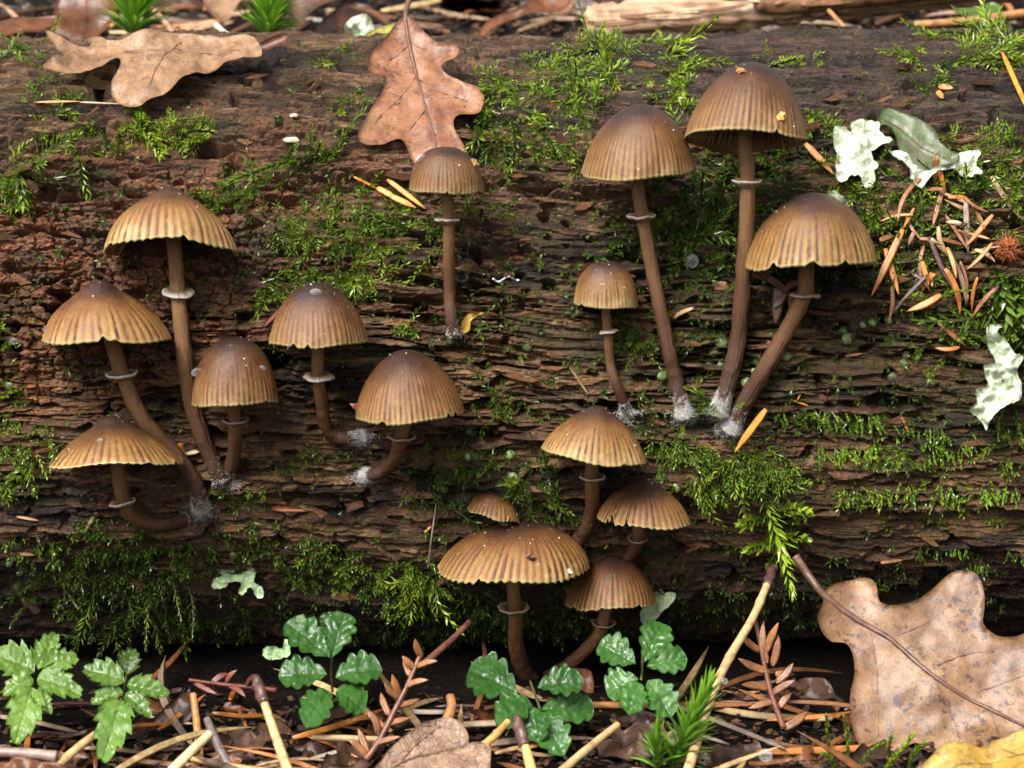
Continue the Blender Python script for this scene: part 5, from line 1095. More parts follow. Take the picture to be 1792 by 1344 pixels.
def herb(label, leaflets, stem_pts, d0, nrm, tint, sharp, lobes, deep, seed):
    r = np.random.default_rng(seed); dep = lambda p: d0
    P0 = at(stem_pts[0][0], stem_pts[0][1], np.array(d0 + 1.0)); g0 = on_ground([stem_pts[0][0]], [stem_pts[0][1]])[0]
    root = empty('wild_herb', g0 if stem_pts[0][1] > 1180 else P0); tag(root, label, 'herb', 'green herbs growing at the foot of the log')
    cpt = at(stem_pts[-1][0], stem_pts[-1][1], np.array(d0))
    pts = [at(p[0], p[1], np.array(d0 + 1.0 * (1 - k / (len(stem_pts) - 1)) + 0.06)) for k, p in enumerate(stem_pts)]
    V, tr, Q, ta, an = tube(crom(pts, 6), 0.028, na=6); obj('stem', V, tr, Q, M['needle'], parent=root, color=(0.10, 0.10, 0.03))
    for k, (b0, b1, w_, br) in enumerate(leaflets):
        n = unit(np.array(nrm) + r.normal(size=3) * 0.16); c = np.array([(b0[0] + b1[0]) / 2, (b0[1] + b1[1]) / 2])
        Pc = at(b0[0], b0[1], np.array(d0 - 0.07 * k)); place = lambda q, n=n, Pc=Pc: on_plane(q[:, 0], q[:, 1], Pc, n)
        b0a, b1a = np.array(b0, float), np.array(b1, float); ax = b1a - b0a; L = np.linalg.norm(ax); d = ax / L; s_ = np.array([-d[1], d[0]])
        ol = leaflet_outline(b0, b1, w_, lobes, deep, sharp, r)
        veins = [[b0a, b1a]] + [[b0a + ax * f_, b0a + ax * min(f_ + 0.22, 0.97) + s_ * sg * w_ * 0.4 * math.sin(math.pi * (f_ + 0.12))] for f_ in (0.12, 0.3, 0.48, 0.66) for sg in (1, -1)]
        def lift(q, ve, d=d, s_=s_, b0a=b0a, L=L, w_=w_, k=k):
            u = ((q - b0a) @ d) / L; v_ = ((q - b0a) @ s_) / w_
            return 0.03 * np.abs(np.sin(u * 11)) * (0.5 + np.abs(v_)) + 0.16 * np.abs(v_) - 0.22 * (u - 0.4) ** 2 - 0.05 * ve + 0.05 * fbm(q[:, 0] * 0.05, q[:, 1] * 0.05, 500 + seed + k, 2)
        V, F, side, vein, nm = blade(ol, veins, place, 3.4, 1.3, 0.008, lift, seed=seed + k)
        obj('leaflet', V, F, side, M['green'], parent=root, attrs={'vein': vein}, color=tuple(np.array(tint) * br))
    return root
NH = (0.0, -0.62, 0.78)
herb('ferny green leaf at the left edge under the log', [((60, 1172), (-14, 1140), 74, 0.95), ((66, 1168), (98, 1106), 52, 1.0), ((76, 1172), (134, 1146), 54, 1.05), ((58, 1186), (4, 1212), 44, 1.05), ((64, 1184), (142, 1212), 56, 1.05), ((58, 1206), (16, 1236), 38, 1.1), ((60, 1208), (88, 1242), 36, 1.1), ((58, 1200), (28, 1296), 72, 1.2)], [(70, 1150), (64, 1165), (58, 1215)], 44.0, NH, (1.25, 1.15, 1.0), True, 4, 0.34, 1)
herb('second ferny green leaf, wet and glossy, right of the edge one', [((222, 1178), (232, 1132), 46, 0.5), ((218, 1190), (146, 1168), 56, 0.85), ((222, 1196), (295, 1212), 44, 1.05), ((214, 1208), (158, 1228), 36, 1.0), ((218, 1214), (264, 1250), 40, 0.95), ((212, 1228), (168, 1256), 34, 1.0), ((214, 1222), (180, 1328), 74, 1.1)], [(226, 1165), (220, 1190), (214, 1240)], 43.8, NH, (1.1, 1.08, 1.0), True, 4, 0.34, 2)
herb('herb with round scalloped dark green leaflets below the branching lichen', [((578, 1148), (500, 1086), 66, 0.8), ((582, 1146), (604, 1068), 62, 0.7), ((572, 1178), (486, 1180), 62, 0.72), ((586, 1182), (668, 1166), 62, 0.72), ((578, 1206), (534, 1268), 62, 0.85), ((588, 1206), (638, 1240), 62, 0.85)], [(582, 1140), (580, 1180), (582, 1210)], 45.0, (0, -0.5, 0.86), (0.58, 0.84, 0.85), False, 4, 0.36, 3)
herb('herb with glossy leaflets at the foot of the big mushroom', [((905, 1212), (818, 1168), 84, 0.62), ((940, 1200), (1022, 1190), 58, 0.62), ((930, 1226), (868, 1262), 66, 0.8), ((948, 1238), (1042, 1242), 62, 0.85), ((944, 1244), (986, 1318), 66, 0.9), ((930, 1236), (940, 1296), 60, 0.85)], [(928, 1192), (938, 1220), (945, 1240)], 44.6, (0, -0.5, 0.86), (0.55, 0.82, 0.85), False, 4, 0.36, 4)
herb('herb with bright scalloped leaflets right of the big mushroom', [((1112, 1160), (1046, 1124), 62, 0.75), ((1128, 1156), (1162, 1086), 62, 0.85), ((1132, 1164), (1204, 1150), 56, 0.85), ((1116, 1186), (1060, 1212), 66, 0.95), ((1118, 1192), (1100, 1246), 58, 1.0), ((1134, 1188), (1176, 1252), 60, 1.0)], [(1124, 1140), (1124, 1170), (1122, 1190)], 45.0, (0, -0.5, 0.86), (0.62, 0.87, 0.85), False, 4, 0.36, 5)
herb('single dark scalloped leaflet in shade below the centre moss', [((612, 1120), (560, 1075), 40, 0.4)], [(616, 1130), (614, 1122)], 46.0, NH, (0.6, 0.8, 0.7), False, 4, 0.36, 6)

# ------------------------------------------------------------------ moss
def leaf5(p, d, up, l, w_):
    s_ = unit(np.cross(d, up)); u2 = np.cross(s_, d)
    return [p, p + d * l * 0.45 + s_ * w_ * 0.5 + u2 * w_ * 0.12, p + d * l * 0.45 - s_ * w_ * 0.5 + u2 * w_ * 0.12, p + d * l + u2 * l * 0.12, p + d * l * 0.5 - u2 * w_ * 0.10]
L5F = np.array([(0, 1, 4), (1, 3, 4), (3, 2, 4), (2, 0, 4)])

def shoot(path, nl, ll, lw, ang, seed, tipfrac=0.75, flatten=0.0, srad=0.02):
    """Leaves set round a stem; returns V, F, tip value per vertex."""
    r = np.random.default_rng(seed); path = np.asarray(path, float); n_ = len(path); tg = unit(np.gradient(path, axis=0))
    V, F, tip = [], [], []; b0 = 0; phi = r.uniform(0, 6)
    for k in range(nl):
        f_ = (k + 0.5) / nl; q = f_ * (n_ - 1); i = min(int(q), n_ - 2); p = path[i] + (path[i + 1] - path[i]) * (q - i); t = tg[i]
        phi += 2.4; a = unit(np.cross(t, [0.37, 0.61, 0.7])); b_ = np.cross(t, a)
        side = math.cos(phi) * a + math.sin(phi) * b_ * (1 - flatten); side = unit(side)
        an = ang * (1.0 - 0.55 * max(0, f_ - tipfrac) / (1 - tipfrac + 1e-6)) * r.uniform(0.7, 1.25)
        d = unit(t * math.cos(an) + side * math.sin(an)); sz = r.uniform(0.75, 1.2) * (0.7 + 0.5 * math.sin(math.pi * min(f_ * 1.05, 1)))
        V += leaf5(p, d, t, ll * sz, lw * sz); F.append(L5F + b0); b0 += 5
        tip += [0.25 + 0.5 * f_, 0.45 + 0.45 * f_, 0.45 + 0.45 * f_, 0.7 + 0.3 * f_, 0.35 + 0.4 * f_]
    for k in range(n_ - 1):
        a = unit(np.cross(tg[k], [0.37, 0.61, 0.7])); b_ = np.cross(tg[k], a)
        for q in (k, k + 1): V += [path[q] + a * srad, path[q] - a * srad * 0.5 + b_ * srad * 0.87, path[q] - a * srad * 0.5 - b_ * srad * 0.87]; tip += [0.1, 0.1, 0.1]
        for m_ in range(3): F.append(np.array([(b0 + m_, b0 + (m_ + 1) % 3, b0 + 3 + (m_ + 1) % 3), (b0 + m_, b0 + 3 + (m_ + 1) % 3, b0 + 3 + m_)]))
        b0 += 6
    return np.array(V), np.vstack(F), np.array(tip)

def curvy(seed, n_=4, amt=0.25):
    r = np.random.default_rng(seed); t = np.linspace(0, 1, n_); o = r.normal(size=2) * amt
    return np.stack([o[0] * t ** 2, o[1] * t ** 2, t], -1)
PROTO = {
 'creep': [shoot(curvy(80 + k, 6, 0.35), 30, 0.19, 0.055, 0.95, 80 + k, flatten=0.6, srad=0.018) for k in range(6)],
 'feather': [shoot(curvy(k), 22, 0.28, 0.062, 0.9, k) for k in range(5)],
 'leafy': [shoot(curvy(20 + k), 15, 0.40, 0.115, 0.95, 20 + k) for k in range(5)],
 'tooth': [shoot(curvy(40 + k, 3, 0.15), 9, 0.36, 0.15, 0.42, 40 + k) for k in range(4)],
 'crumb': [shoot(curvy(60 + k, 2, 0.1), 7, 0.62, 0.20, 1.0, 60 + k, srad=0.01) for k in range(5)],
}
def scatter(kind, P, D, size, tint, seed):
    r = np.random.default_rng(seed); prs = PROTO[kind]; which = r.integers(0, len(prs), len(P))
    V_, F_, T_, C_ = [], [], [], []; b0 = 0
    D = unit(D); a = unit(np.cross(D, r.normal(size=D.shape))); b_ = np.cross(D, a)
    R = np.stack([a, b_, D], -1) * size[:, None, None]
    for k, (v, f_, t) in enumerate(prs):
        idx = np.where(which == k)[0]
        if not len(idx): continue
        W = np.einsum('nij,mj->nmi', R[idx], v) + P[idx][:, None, :]
        V_.append(W.reshape(-1, 3)); F_.append((f_[None] + (np.arange(len(idx)) * len(v))[:, None, None]).reshape(-1, 3) + b0); b0 += len(idx) * len(v)
        T_.append(np.tile(t, len(idx))); C_.append(np.repeat(tint[idx], len(v)))
    return np.vstack(V_), np.vstack(F_), np.concatenate(T_), np.concatenate(C_)

def moss(label, mat, patches, seed):
    """One carpet of moss; each patch is (x, y, rx, ry, count, kind, size, mode, brightness, angle) in photo pixels, laid on the log."""
    r = np.random.default_rng(seed); A = [[], [], [], []]; b0 = 0
    patches = list(patches) + [(x, y, rx, ry, n_, 'creep', sz, 'creep', br + 0.06, ang) for (x, y, rx, ry, n_, kind, sz, mode, br, ang) in patches if kind in ('leafy', 'feather') and rx < 200]
    for k, (x, y, rx, ry, n_, kind, sz, mode, br, ang) in enumerate(patches):
        n_ = int(n_ * {'feather': 0.34, 'leafy': 0.18, 'tooth': 0.6, 'crumb': 0.55, 'creep': 0.07}[kind]) + 4; sz = sz * {'feather': 1.3, 'leafy': 1.2, 'tooth': 1.1, 'crumb': 1.1, 'creep': 2.6}[kind]; br = br + 0.05
        if kind == 'leafy' and mode == 'up': mode = 'flat'
        q = r.uniform(0, 1, n_ * 2) ** 0.6; th = r.uniform(0, 2 * np.pi, n_ * 2); u = rx * q * np.cos(th); v = ry * q * np.sin(th)
        # clumps: keep more where a noise is high
        keep = perlin(u * 0.028 + 7 * k, v * 0.05 + x, seed) + 0.45 * perlin(u * 0.08, v * 0.10 + y, seed + 1) + r.uniform(-0.35, 0.35, len(u)) > (0.10 if kind != 'crumb' else 0.0)
        u, v = u[keep][:n_], v[keep][:n_]; ca, sa = math.cos(math.radians(ang)), math.sin(math.radians(ang))
        px = x + u * ca - v * sa; py = y + u * sa + v * ca
        P, Nn_, ok = on_log(px, py); ok &= (P[:, 2] > 0.1); P, Nn_ = P[ok], Nn_[ok]; m_ = len(P)
        if not m_: continue
        dn = np.array([0, 0, -1.0]); rd = r.normal(size=(m_, 3)); tang = unit(rd - (rd * Nn_).sum(1, keepdims=True) * Nn_)
        D = {'hang': 0.55 * Nn_ + 0.8 * dn + 0.45 * rd * 0.7, 'up': 0.8 * Nn_ - 0.5 * dn + 0.5 * rd * 0.7, 'flat': 0.45 * Nn_ + 0.9 * tang + 0.25 * dn, 'out': Nn_ + 0.35 * dn + 0.6 * rd * 0.6, 'creep': 0.22 * Nn_ + tang + 0.35 * dn}[mode]
        s = 47 * KPX * sz * r.uniform(0.55, 1.25, m_)
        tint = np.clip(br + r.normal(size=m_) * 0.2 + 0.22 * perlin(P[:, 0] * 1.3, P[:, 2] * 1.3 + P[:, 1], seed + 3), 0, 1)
        V, F, t, c = scatter(kind, P - 0.02 * Nn_, D, s, tint, seed + k)
        A[0].append(V); A[1].append(F + b0); A[2].append(t); A[3].append(c); b0 += len(V)
    o = obj('moss', np.vstack(A[0]), np.vstack(A[1]), None, mat, attrs={'tip': np.concatenate(A[2]), 'tint': np.concatenate(A[3])}, smooth=False)
    tag(o, label, 'moss', kind='stuff'); return o

moss('bright leafy moss on the log top between the oak leaf and the tall mushrooms', M['moss'], [
    (940, 180, 110, 75, 420, 'leafy', 26, 'flat', 0.62, 0), (1010, 150, 90, 45, 260, 'leafy', 28, 'up', 0.68, 0), (1060, 95, 45, 28, 110, 'feather', 40, 'up', 0.85, 0), (1150, 90, 26, 18, 22, 'leafy', 40, 'up', 0.95, 0),
    (900, 235, 60, 45, 140, 'feather', 30, 'hang', 0.66, 0), (1175, 135, 45, 30, 120, 'leafy', 30, 'up', 0.85, 0), (1180, 190, 30, 40, 90, 'leafy', 26, 'flat', 0.7, 0), (985, 250, 60, 30, 110, 'leafy', 22, 'hang', 0.5, 0), (870, 150, 40, 25, 80, 'leafy', 24, 'up', 0.75, 0),
    (1430, 215, 40, 22, 110, 'leafy', 24, 'up', 0.8, 25), (1380, 108, 45, 12, 60, 'feather', 26, 'flat', 0.85, 0), (990, 110, 80, 14, 60, 'crumb', 12, 'up', 0.6, 0)], 1)
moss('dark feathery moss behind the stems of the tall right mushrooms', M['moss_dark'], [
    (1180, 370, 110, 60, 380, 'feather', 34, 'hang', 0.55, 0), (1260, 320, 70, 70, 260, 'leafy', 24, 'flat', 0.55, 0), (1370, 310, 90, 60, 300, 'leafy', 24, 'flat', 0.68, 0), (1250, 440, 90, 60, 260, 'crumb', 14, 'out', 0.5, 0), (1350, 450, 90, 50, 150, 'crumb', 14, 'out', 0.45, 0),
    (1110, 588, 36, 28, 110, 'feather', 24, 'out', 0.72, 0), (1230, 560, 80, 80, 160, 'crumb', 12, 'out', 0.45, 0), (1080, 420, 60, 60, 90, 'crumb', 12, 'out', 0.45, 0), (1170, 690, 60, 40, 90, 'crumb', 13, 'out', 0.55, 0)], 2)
moss('leafy green moss under the dry needles at the right end', M['moss'], [
    (1600, 350, 110, 60, 330, 'leafy', 26, 'flat', 0.5, 0), (1730, 330, 80, 70, 330, 'leafy', 28, 'flat', 0.58, 0), (1620, 440, 70, 60, 170, 'leafy', 22, 'flat', 0.55, 0), (1650, 580, 100, 50, 300, 'leafy', 20, 'flat', 0.45, 0), (1760, 520, 50, 70, 150, 'leafy', 44, 'hang', 0.32, 0),
    (1500, 310, 50, 40, 110, 'leafy', 24, 'flat', 0.6, 0), (1740, 85, 60, 30, 170, 'feather', 42, 'flat', 0.92, 0), (1620, 130, 50, 50, 70, 'leafy', 26, 'flat', 0.62, 0), (1680, 250, 40, 20, 50, 'leafy', 24, 'flat', 0.6, 0), (1590, 500, 90, 40, 120, 'crumb', 14, 'out', 0.5, 0), (1770, 760, 40, 60, 80, 'leafy', 22, 'hang', 0.4, 0), (1750, 260, 60, 20, 80, 'leafy', 28, 'up', 0.6, 0)], 3)
moss('glistening moss strands in the band left of the lone mushroom', M['moss'], [
    (490, 290, 130, 22, 210, 'feather', 24, 'hang', 0.42, -18), (600, 380, 90, 60, 300, 'leafy', 20, 'flat', 0.48, 15), (640, 410, 60, 60, 170, 'feather', 26, 'hang', 0.55, 0), (520, 400, 60, 25, 110, 'feather', 24, 'hang', 0.6, 10), (400, 350, 40, 20, 60, 'feather', 24, 'up', 0.6, 0),
    (550, 485, 90, 26, 190, 'feather', 26, 'hang', 0.5, 0), (480, 510, 40, 22, 70, 'feather', 30, 'hang', 0.62, 0), (625, 480, 25, 22, 45, 'feather', 30, 'hang', 0.72, 0), (610, 178, 22, 16, 36, 'leafy', 20, 'up', 0.75, 0), (560, 92, 70, 14, 90, 'leafy', 20, 'up', 0.6, 0), (700, 570, 40, 20, 50, 'crumb', 14, 'out', 0.4, 0), (720, 400, 60, 40, 80, 'leafy', 24, 'flat', 0.5, 0), (830, 370, 50, 20, 50, 'leafy', 24, 'flat', 0.5, 0)], 4)
moss('moss tufts with bright tips at the upper left of the log', M['moss'], [
    (45, 100, 62, 26, 170, 'leafy', 22, 'up', 0.5, 0), (25, 300, 34, 60, 120, 'feather', 34, 'hang', 0.62, 0), (280, 240, 45, 30, 80, 'feather', 32, 'up', 0.85, 20), (340, 235, 36, 16, 34, 'feather', 26, 'up', 0.8, 0), (150, 235, 90, 20, 110, 'crumb', 14, 'hang', 0.4, 0), (90, 170, 60, 40, 80, 'crumb', 15, 'up', 0.4, 0), (235, 205, 18, 18, 26, 'feather', 26, 'out', 0.8, 0), (120, 210, 70, 20, 40, 'leafy', 20, 'up', 0.6, 0)], 5)
moss('wet green moss along the left edge beside the flat pointed cap', M['moss'], [
    (40, 770, 70, 60, 260, 'leafy', 19, 'hang', 0.5, 0), (60, 780, 60, 20, 60, 'feather', 28, 'hang', 0.7, 0), (30, 840, 60, 30, 90, 'crumb', 15, 'out', 0.55, 0), (10, 590, 22, 16, 26, 'feather', 22, 'out', 0.7, 0), (20, 690, 30, 40, 30, 'crumb', 14, 'out', 0.6, 0)], 6)
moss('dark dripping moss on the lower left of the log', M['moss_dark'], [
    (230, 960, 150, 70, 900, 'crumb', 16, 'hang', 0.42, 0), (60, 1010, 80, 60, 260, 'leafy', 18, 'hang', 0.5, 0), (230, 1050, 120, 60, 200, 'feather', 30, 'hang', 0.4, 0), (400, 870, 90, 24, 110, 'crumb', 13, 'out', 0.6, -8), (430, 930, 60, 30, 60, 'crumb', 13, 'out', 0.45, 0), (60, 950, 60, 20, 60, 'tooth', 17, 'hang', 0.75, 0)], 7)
moss('granular green moss below centre left of the largest cap', M['moss'], [
    (560, 985, 80, 45, 460, 'crumb', 13, 'out', 0.42, 0), (620, 1010, 50, 30, 150, 'crumb', 14, 'out', 0.5, 0), (710, 1020, 60, 55, 240, 'leafy', 20, 'hang', 0.5, 0), (735, 1010, 36, 26, 60, 'feather', 34, 'hang', 0.7, 0), (460, 940, 60, 50, 70, 'crumb', 13, 'out', 0.4, 0)], 8)
moss('dark moss with tiny leaves around the foot of the central mushrooms', M['moss_dark'], [
    (850, 795, 110, 40, 360, 'leafy', 19, 'hang', 0.58, 12), (930, 850, 50, 40, 150, 'feather', 28, 'hang', 0.62, 0), (785, 850, 40, 40, 80, 'feather', 28, 'hang', 0.55, 0), (560, 800, 90, 30, 110, 'crumb', 13, 'out', 0.5, -10), (870, 700, 50, 20, 70, 'feather', 24, 'hang', 0.5, 0), (900, 1090, 150, 50, 260, 'crumb', 18, 'hang', 0.32, 0), (830, 1050, 60, 40, 100, 'crumb', 16, 'hang', 0.35, 0), (680, 1080, 120, 30, 100, 'crumb', 15, 'hang', 0.3, 0), (760, 910, 60, 60, 60, 'crumb', 14, 'out', 0.5, 0), (800, 560, 80, 30, 50, 'crumb', 13, 'out', 0.5, 0)], 9)
moss('rows of small pointed green moss teeth along the lower right ledges', M['moss'], [
    (1500, 730, 140, 16, 230, 'tooth', 20, 'hang', 0.42, 2), (1470, 785, 90, 12, 150, 'tooth', 24, 'hang', 0.62, -6), (1620, 770, 90, 32, 240, 'tooth', 22, 'hang', 0.45, 0), (1640, 855, 170, 14, 330, 'tooth', 24, 'hang', 0.6, 0), (1700, 970, 110, 18, 140, 'tooth', 16, 'hang', 0.35, 0), (1560, 805, 60, 12, 60, 'crumb', 14, 'hang', 0.5, 0), (1500, 860, 50, 20, 60, 'crumb', 16, 'hang', 0.55, 0), (1570, 1005, 120, 14, 110, 'tooth', 13, 'hang', 0.4, 0), (1650, 820, 140, 30, 90, 'crumb', 13, 'out', 0.5, 0), (1400, 740, 40, 30, 60, 'tooth', 22, 'up', 0.5, 0), (1660, 905, 120, 20, 60, 'crumb', 14, 'hang', 0.45, 0)], 10)
moss('feathery moss hanging beneath the joined mouldy stem feet', M['moss'], [
    (1190, 770, 60, 30, 150, 'feather', 28, 'hang', 0.45, 0), (1330, 810, 70, 36, 210, 'feather', 30, 'hang', 0.5, 0), (1230, 840, 26, 34, 60, 'feather', 30, 'hang', 0.6, 0), (1250, 690, 50, 30, 60, 'leafy', 22, 'out', 0.62, 0), (1400, 820, 40, 20, 60, 'crumb', 15, 'hang', 0.5, 0), (1390, 920, 40, 40, 30, 'crumb', 14, 'hang', 0.5, 0)], 11)

moss('thin scatter of tiny dark moss leaves all over the bare wood', M['moss_dark'], [
    (896, 560, 900, 420, 2200, 'crumb', 13, 'out', 0.42, 0), (896, 300, 900, 220, 420, 'leafy', 13, 'flat', 0.6, 0), (1300, 560, 480, 300, 700, 'crumb', 14, 'out', 0.5, 0), (500, 420, 420, 260, 420, 'crumb', 13, 'hang', 0.55, 0), (900, 1000, 880, 110, 900, 'crumb', 15, 'hang', 0.38, 0), (1350, 1050, 420, 60, 420, 'crumb', 15, 'hang', 0.35, 0), (700, 1090, 420, 40, 500, 'crumb', 18, 'hang', 0.28, 0), (1400, 250, 380, 120, 260, 'leafy', 17, 'flat', 0.6, 0)], 12)

# single hanging shoots that stand out
def frond(label, pts, w_, nl, bright, mat='moss', out=0.25, group=None, flat=0.5, lean=0.35, lw=0.34):
    P, Nn_, ok = on_log([pts[0][0]], [pts[0][1]]); d0 = depth_of(P[0]); s = d0 * KPX; L = len(pts)
    Ph, _n, okh = on_log([p[0] for p in pts], [p[1] for p in pts]); dh = np.where(okh & (np.abs(depth_of(Ph) - d0) < 3.5), depth_of(Ph), d0); dh = np.minimum(dh, np.minimum.accumulate(dh + 0.4))
    pp = [at(p[0], p[1], np.array(dh[k] - out - lean * (k / (L - 1)) + (0.35 if k == 0 else 0))) for k, p in enumerate(pts)]
    path = crom(pp, 8); V, F, t = shoot(path, nl, w_ * s * 0.62, w_ * s * lw * 0.62, 0.85, int(pts[0][0] * 3 + pts[0][1]), flatten=flat, srad=0.035, tipfrac=0.8)
    nst = 6 * (len(path) - 1); nleaf = len(V) - nst; root = empty('moss_shoot', pp[0]); tag(root, label, 'moss', group)
    fl = F[(F < nleaf).all(1)]; fs = F[(F >= nleaf).all(1)] - nleaf
    r = np.random.default_rng(int(pts[0][0])); tn = np.repeat(np.clip(bright + r.normal(size=nl) * 0.14, 0, 1), 5)
    o = obj('leaves', V[:nleaf], fl, None, M[mat], parent=root, attrs={'tip': t[:nleaf], 'tint': tn}, smooth=False); o['kind'] = 'stuff'
    obj('stem', V[nleaf:], fs, None, M[mat], parent=root, attrs={'tip': np.full(nst, 0.05), 'tint': np.full(nst, 0.3)})
    return root
GS = 'hanging shoots of moss'
FR = [('moss shoot hanging straight down right of the left edge tuft', [(118, 250), (138, 285), (151, 342)], 26, 42, 0.75), ('drooping moss tuft at the left edge above the red rot', [(30, 270), (32, 315), (40, 360)], 34, 48, 0.72), ('bright moss shoot left of the tipped conical cap, below the flat oak leaf', [(232, 198), (258, 232), (280, 268)], 38, 60, 0.9),
    ('short dark moss shoot below the flat oak leaf lobe', [(180, 228), (184, 250), (186, 272)], 18, 26, 0.5), ('twin dark moss shoot beside the short one', [(208, 228), (207, 252), (204, 275)], 18, 26, 0.5), ('moss shoot reaching right above the tipped conical cap', [(300, 240), (340, 228), (374, 230)], 18, 30, 0.85),
    ('wet moss strand sloping down left of the hanging oak leaf', [(590, 266), (520, 278), (450, 300), (400, 318)], 26, 90, 0.42), ('small upright moss shoot on the sloping strand', [(500, 285), (508, 268), (518, 252)], 20, 22, 0.75), ('second upright moss shoot on the sloping strand', [(548, 282), (556, 265), (560, 250)], 20, 22, 0.75),
    ('moss shoot hanging left of the pearly drop cap', [(478, 512), (462, 524), (452, 548)], 26, 32, 0.82), ('moss shoot hanging over the right shoulder of the pearly drop cap', [(612, 480), (618, 494), (624, 516)], 28, 32, 0.85), ('moss shoot hanging under the golden green patch', [(650, 436), (664, 450), (668, 476)], 26, 32, 0.78), ('tiny bright moss shoot above the pearly drop cap', [(540, 410), (550, 418), (556, 432)], 20, 22, 0.85),
    ('long moss shoot hanging right of the oak leaf', [(893, 205), (900, 245), (895, 295)], 22, 44, 0.8), ('short moss shoot beside the right lobe of the hanging oak leaf', [(852, 215), (836, 240), (818, 264)], 26, 34, 0.72), ('moss shoot hanging in the bright patch left of the tall mushrooms', [(940, 222), (962, 245), (978, 268)], 20, 28, 0.7),
    ('long moss shoot hanging below the centre moss patch', [(850, 205), (862, 225), (868, 246)], 18, 24, 0.72), ('broad bright moss frond hanging at lower right, main stem', [(1330, 845), (1348, 905), (1368, 965), (1386, 1036)], 42, 84, 0.97), ('left branch of the bright hanging frond', [(1345, 905), (1320, 912), (1296, 916)], 30, 30, 0.95), ('right branch of the bright hanging frond', [(1352, 902), (1385, 892), (1414, 896)], 30, 30, 0.92),
    ('lower left branch of the bright hanging frond', [(1360, 940), (1335, 955), (1308, 962)], 28, 28, 0.92), ('lower right branch of the bright hanging frond', [(1366, 940), (1392, 938), (1414, 944)], 26, 24, 0.92), ('lowest left branch of the bright hanging frond', [(1372, 965), (1358, 980), (1346, 988)], 22, 20, 0.9), ('moss shoot hanging under the left mouldy stem foot', [(1226, 795), (1222, 832), (1220, 872)], 24, 40, 0.8),
    ('pale moss shoot hanging under the joined mouldy feet', [(1290, 815), (1288, 842), (1286, 868)], 24, 32, 0.82), ('fat moss shoot pointing right below the orange needle', [(1352, 850), (1382, 852), (1414, 846)], 24, 34, 0.8), ('dark moss shoot pointing down right of the orange needle', [(1365, 795), (1380, 812), (1394, 826)], 22, 28, 0.55),
    ('golden moss shoot hanging above the second ferny leaf', [(168, 1030), (150, 1085), (126, 1148)], 26, 54, 0.62), ('silvery wet moss shoot above the second ferny leaf', [(188, 1055), (202, 1108), (213, 1158)], 24, 50, 0.55), ('slim moss shoot right of the silvery one', [(262, 1025), (258, 1075), (255, 1134)], 18, 46, 0.72), ('green moss shoot hanging at lower left under the dark moss', [(298, 1000), (308, 1042), (316, 1080)], 18, 36, 0.7), ('longest moss shoot left of the branching lichen', [(326, 1012), (338, 1060), (337, 1112)], 16, 44, 0.66),
    ('curled greyish moss shoot at lower left above the red twig', [(285, 1082), (318, 1102), (326, 1152)], 22, 46, 0.35), ('brownish moss shoot trailing towards the red twig', [(262, 1130), (300, 1168), (344, 1212)], 30, 60, 0.4), ('tiny golden moss shoot sticking out left of the dark moss', [(140, 1050), (122, 1068), (106, 1084)], 20, 22, 0.75),
    ('feathery bright moss shoot in the upper right corner', [(1800, 50), (1745, 80), (1682, 116)], 36, 60, 0.97), ('bright moss branch crossing the upper right corner', [(1810, 112), (1745, 104), (1676, 112)], 28, 46, 0.95), ('blurred moss branch at the upper right edge of the log', [(1720, 70), (1680, 58), (1642, 58)], 24, 32, 0.92), ('lone moss feather behind the tallest cap', [(1325, 122), (1360, 112), (1400, 100)], 20, 36, 0.95),
    ('drooping dark leafy shoot near the rust burr', [(1740, 470), (1752, 505), (1762, 560)], 44, 24, 0.3), ('second drooping dark shoot at the right edge', [(1770, 480), (1782, 520), (1788, 560)], 44, 22, 0.32), ('single bright moss shoot below centre, over the dark gap', [(722, 1010), (722, 1050), (718, 1086)], 26, 36, 0.78)]
for lab, pts, w_, nl, br in FR:
    frond(lab, pts, w_ * 1.12, nl, br, group=GS, lw=0.5 if 'dark leafy' in lab or 'second drooping' in lab or 'hanging frond' in lab else 0.24)

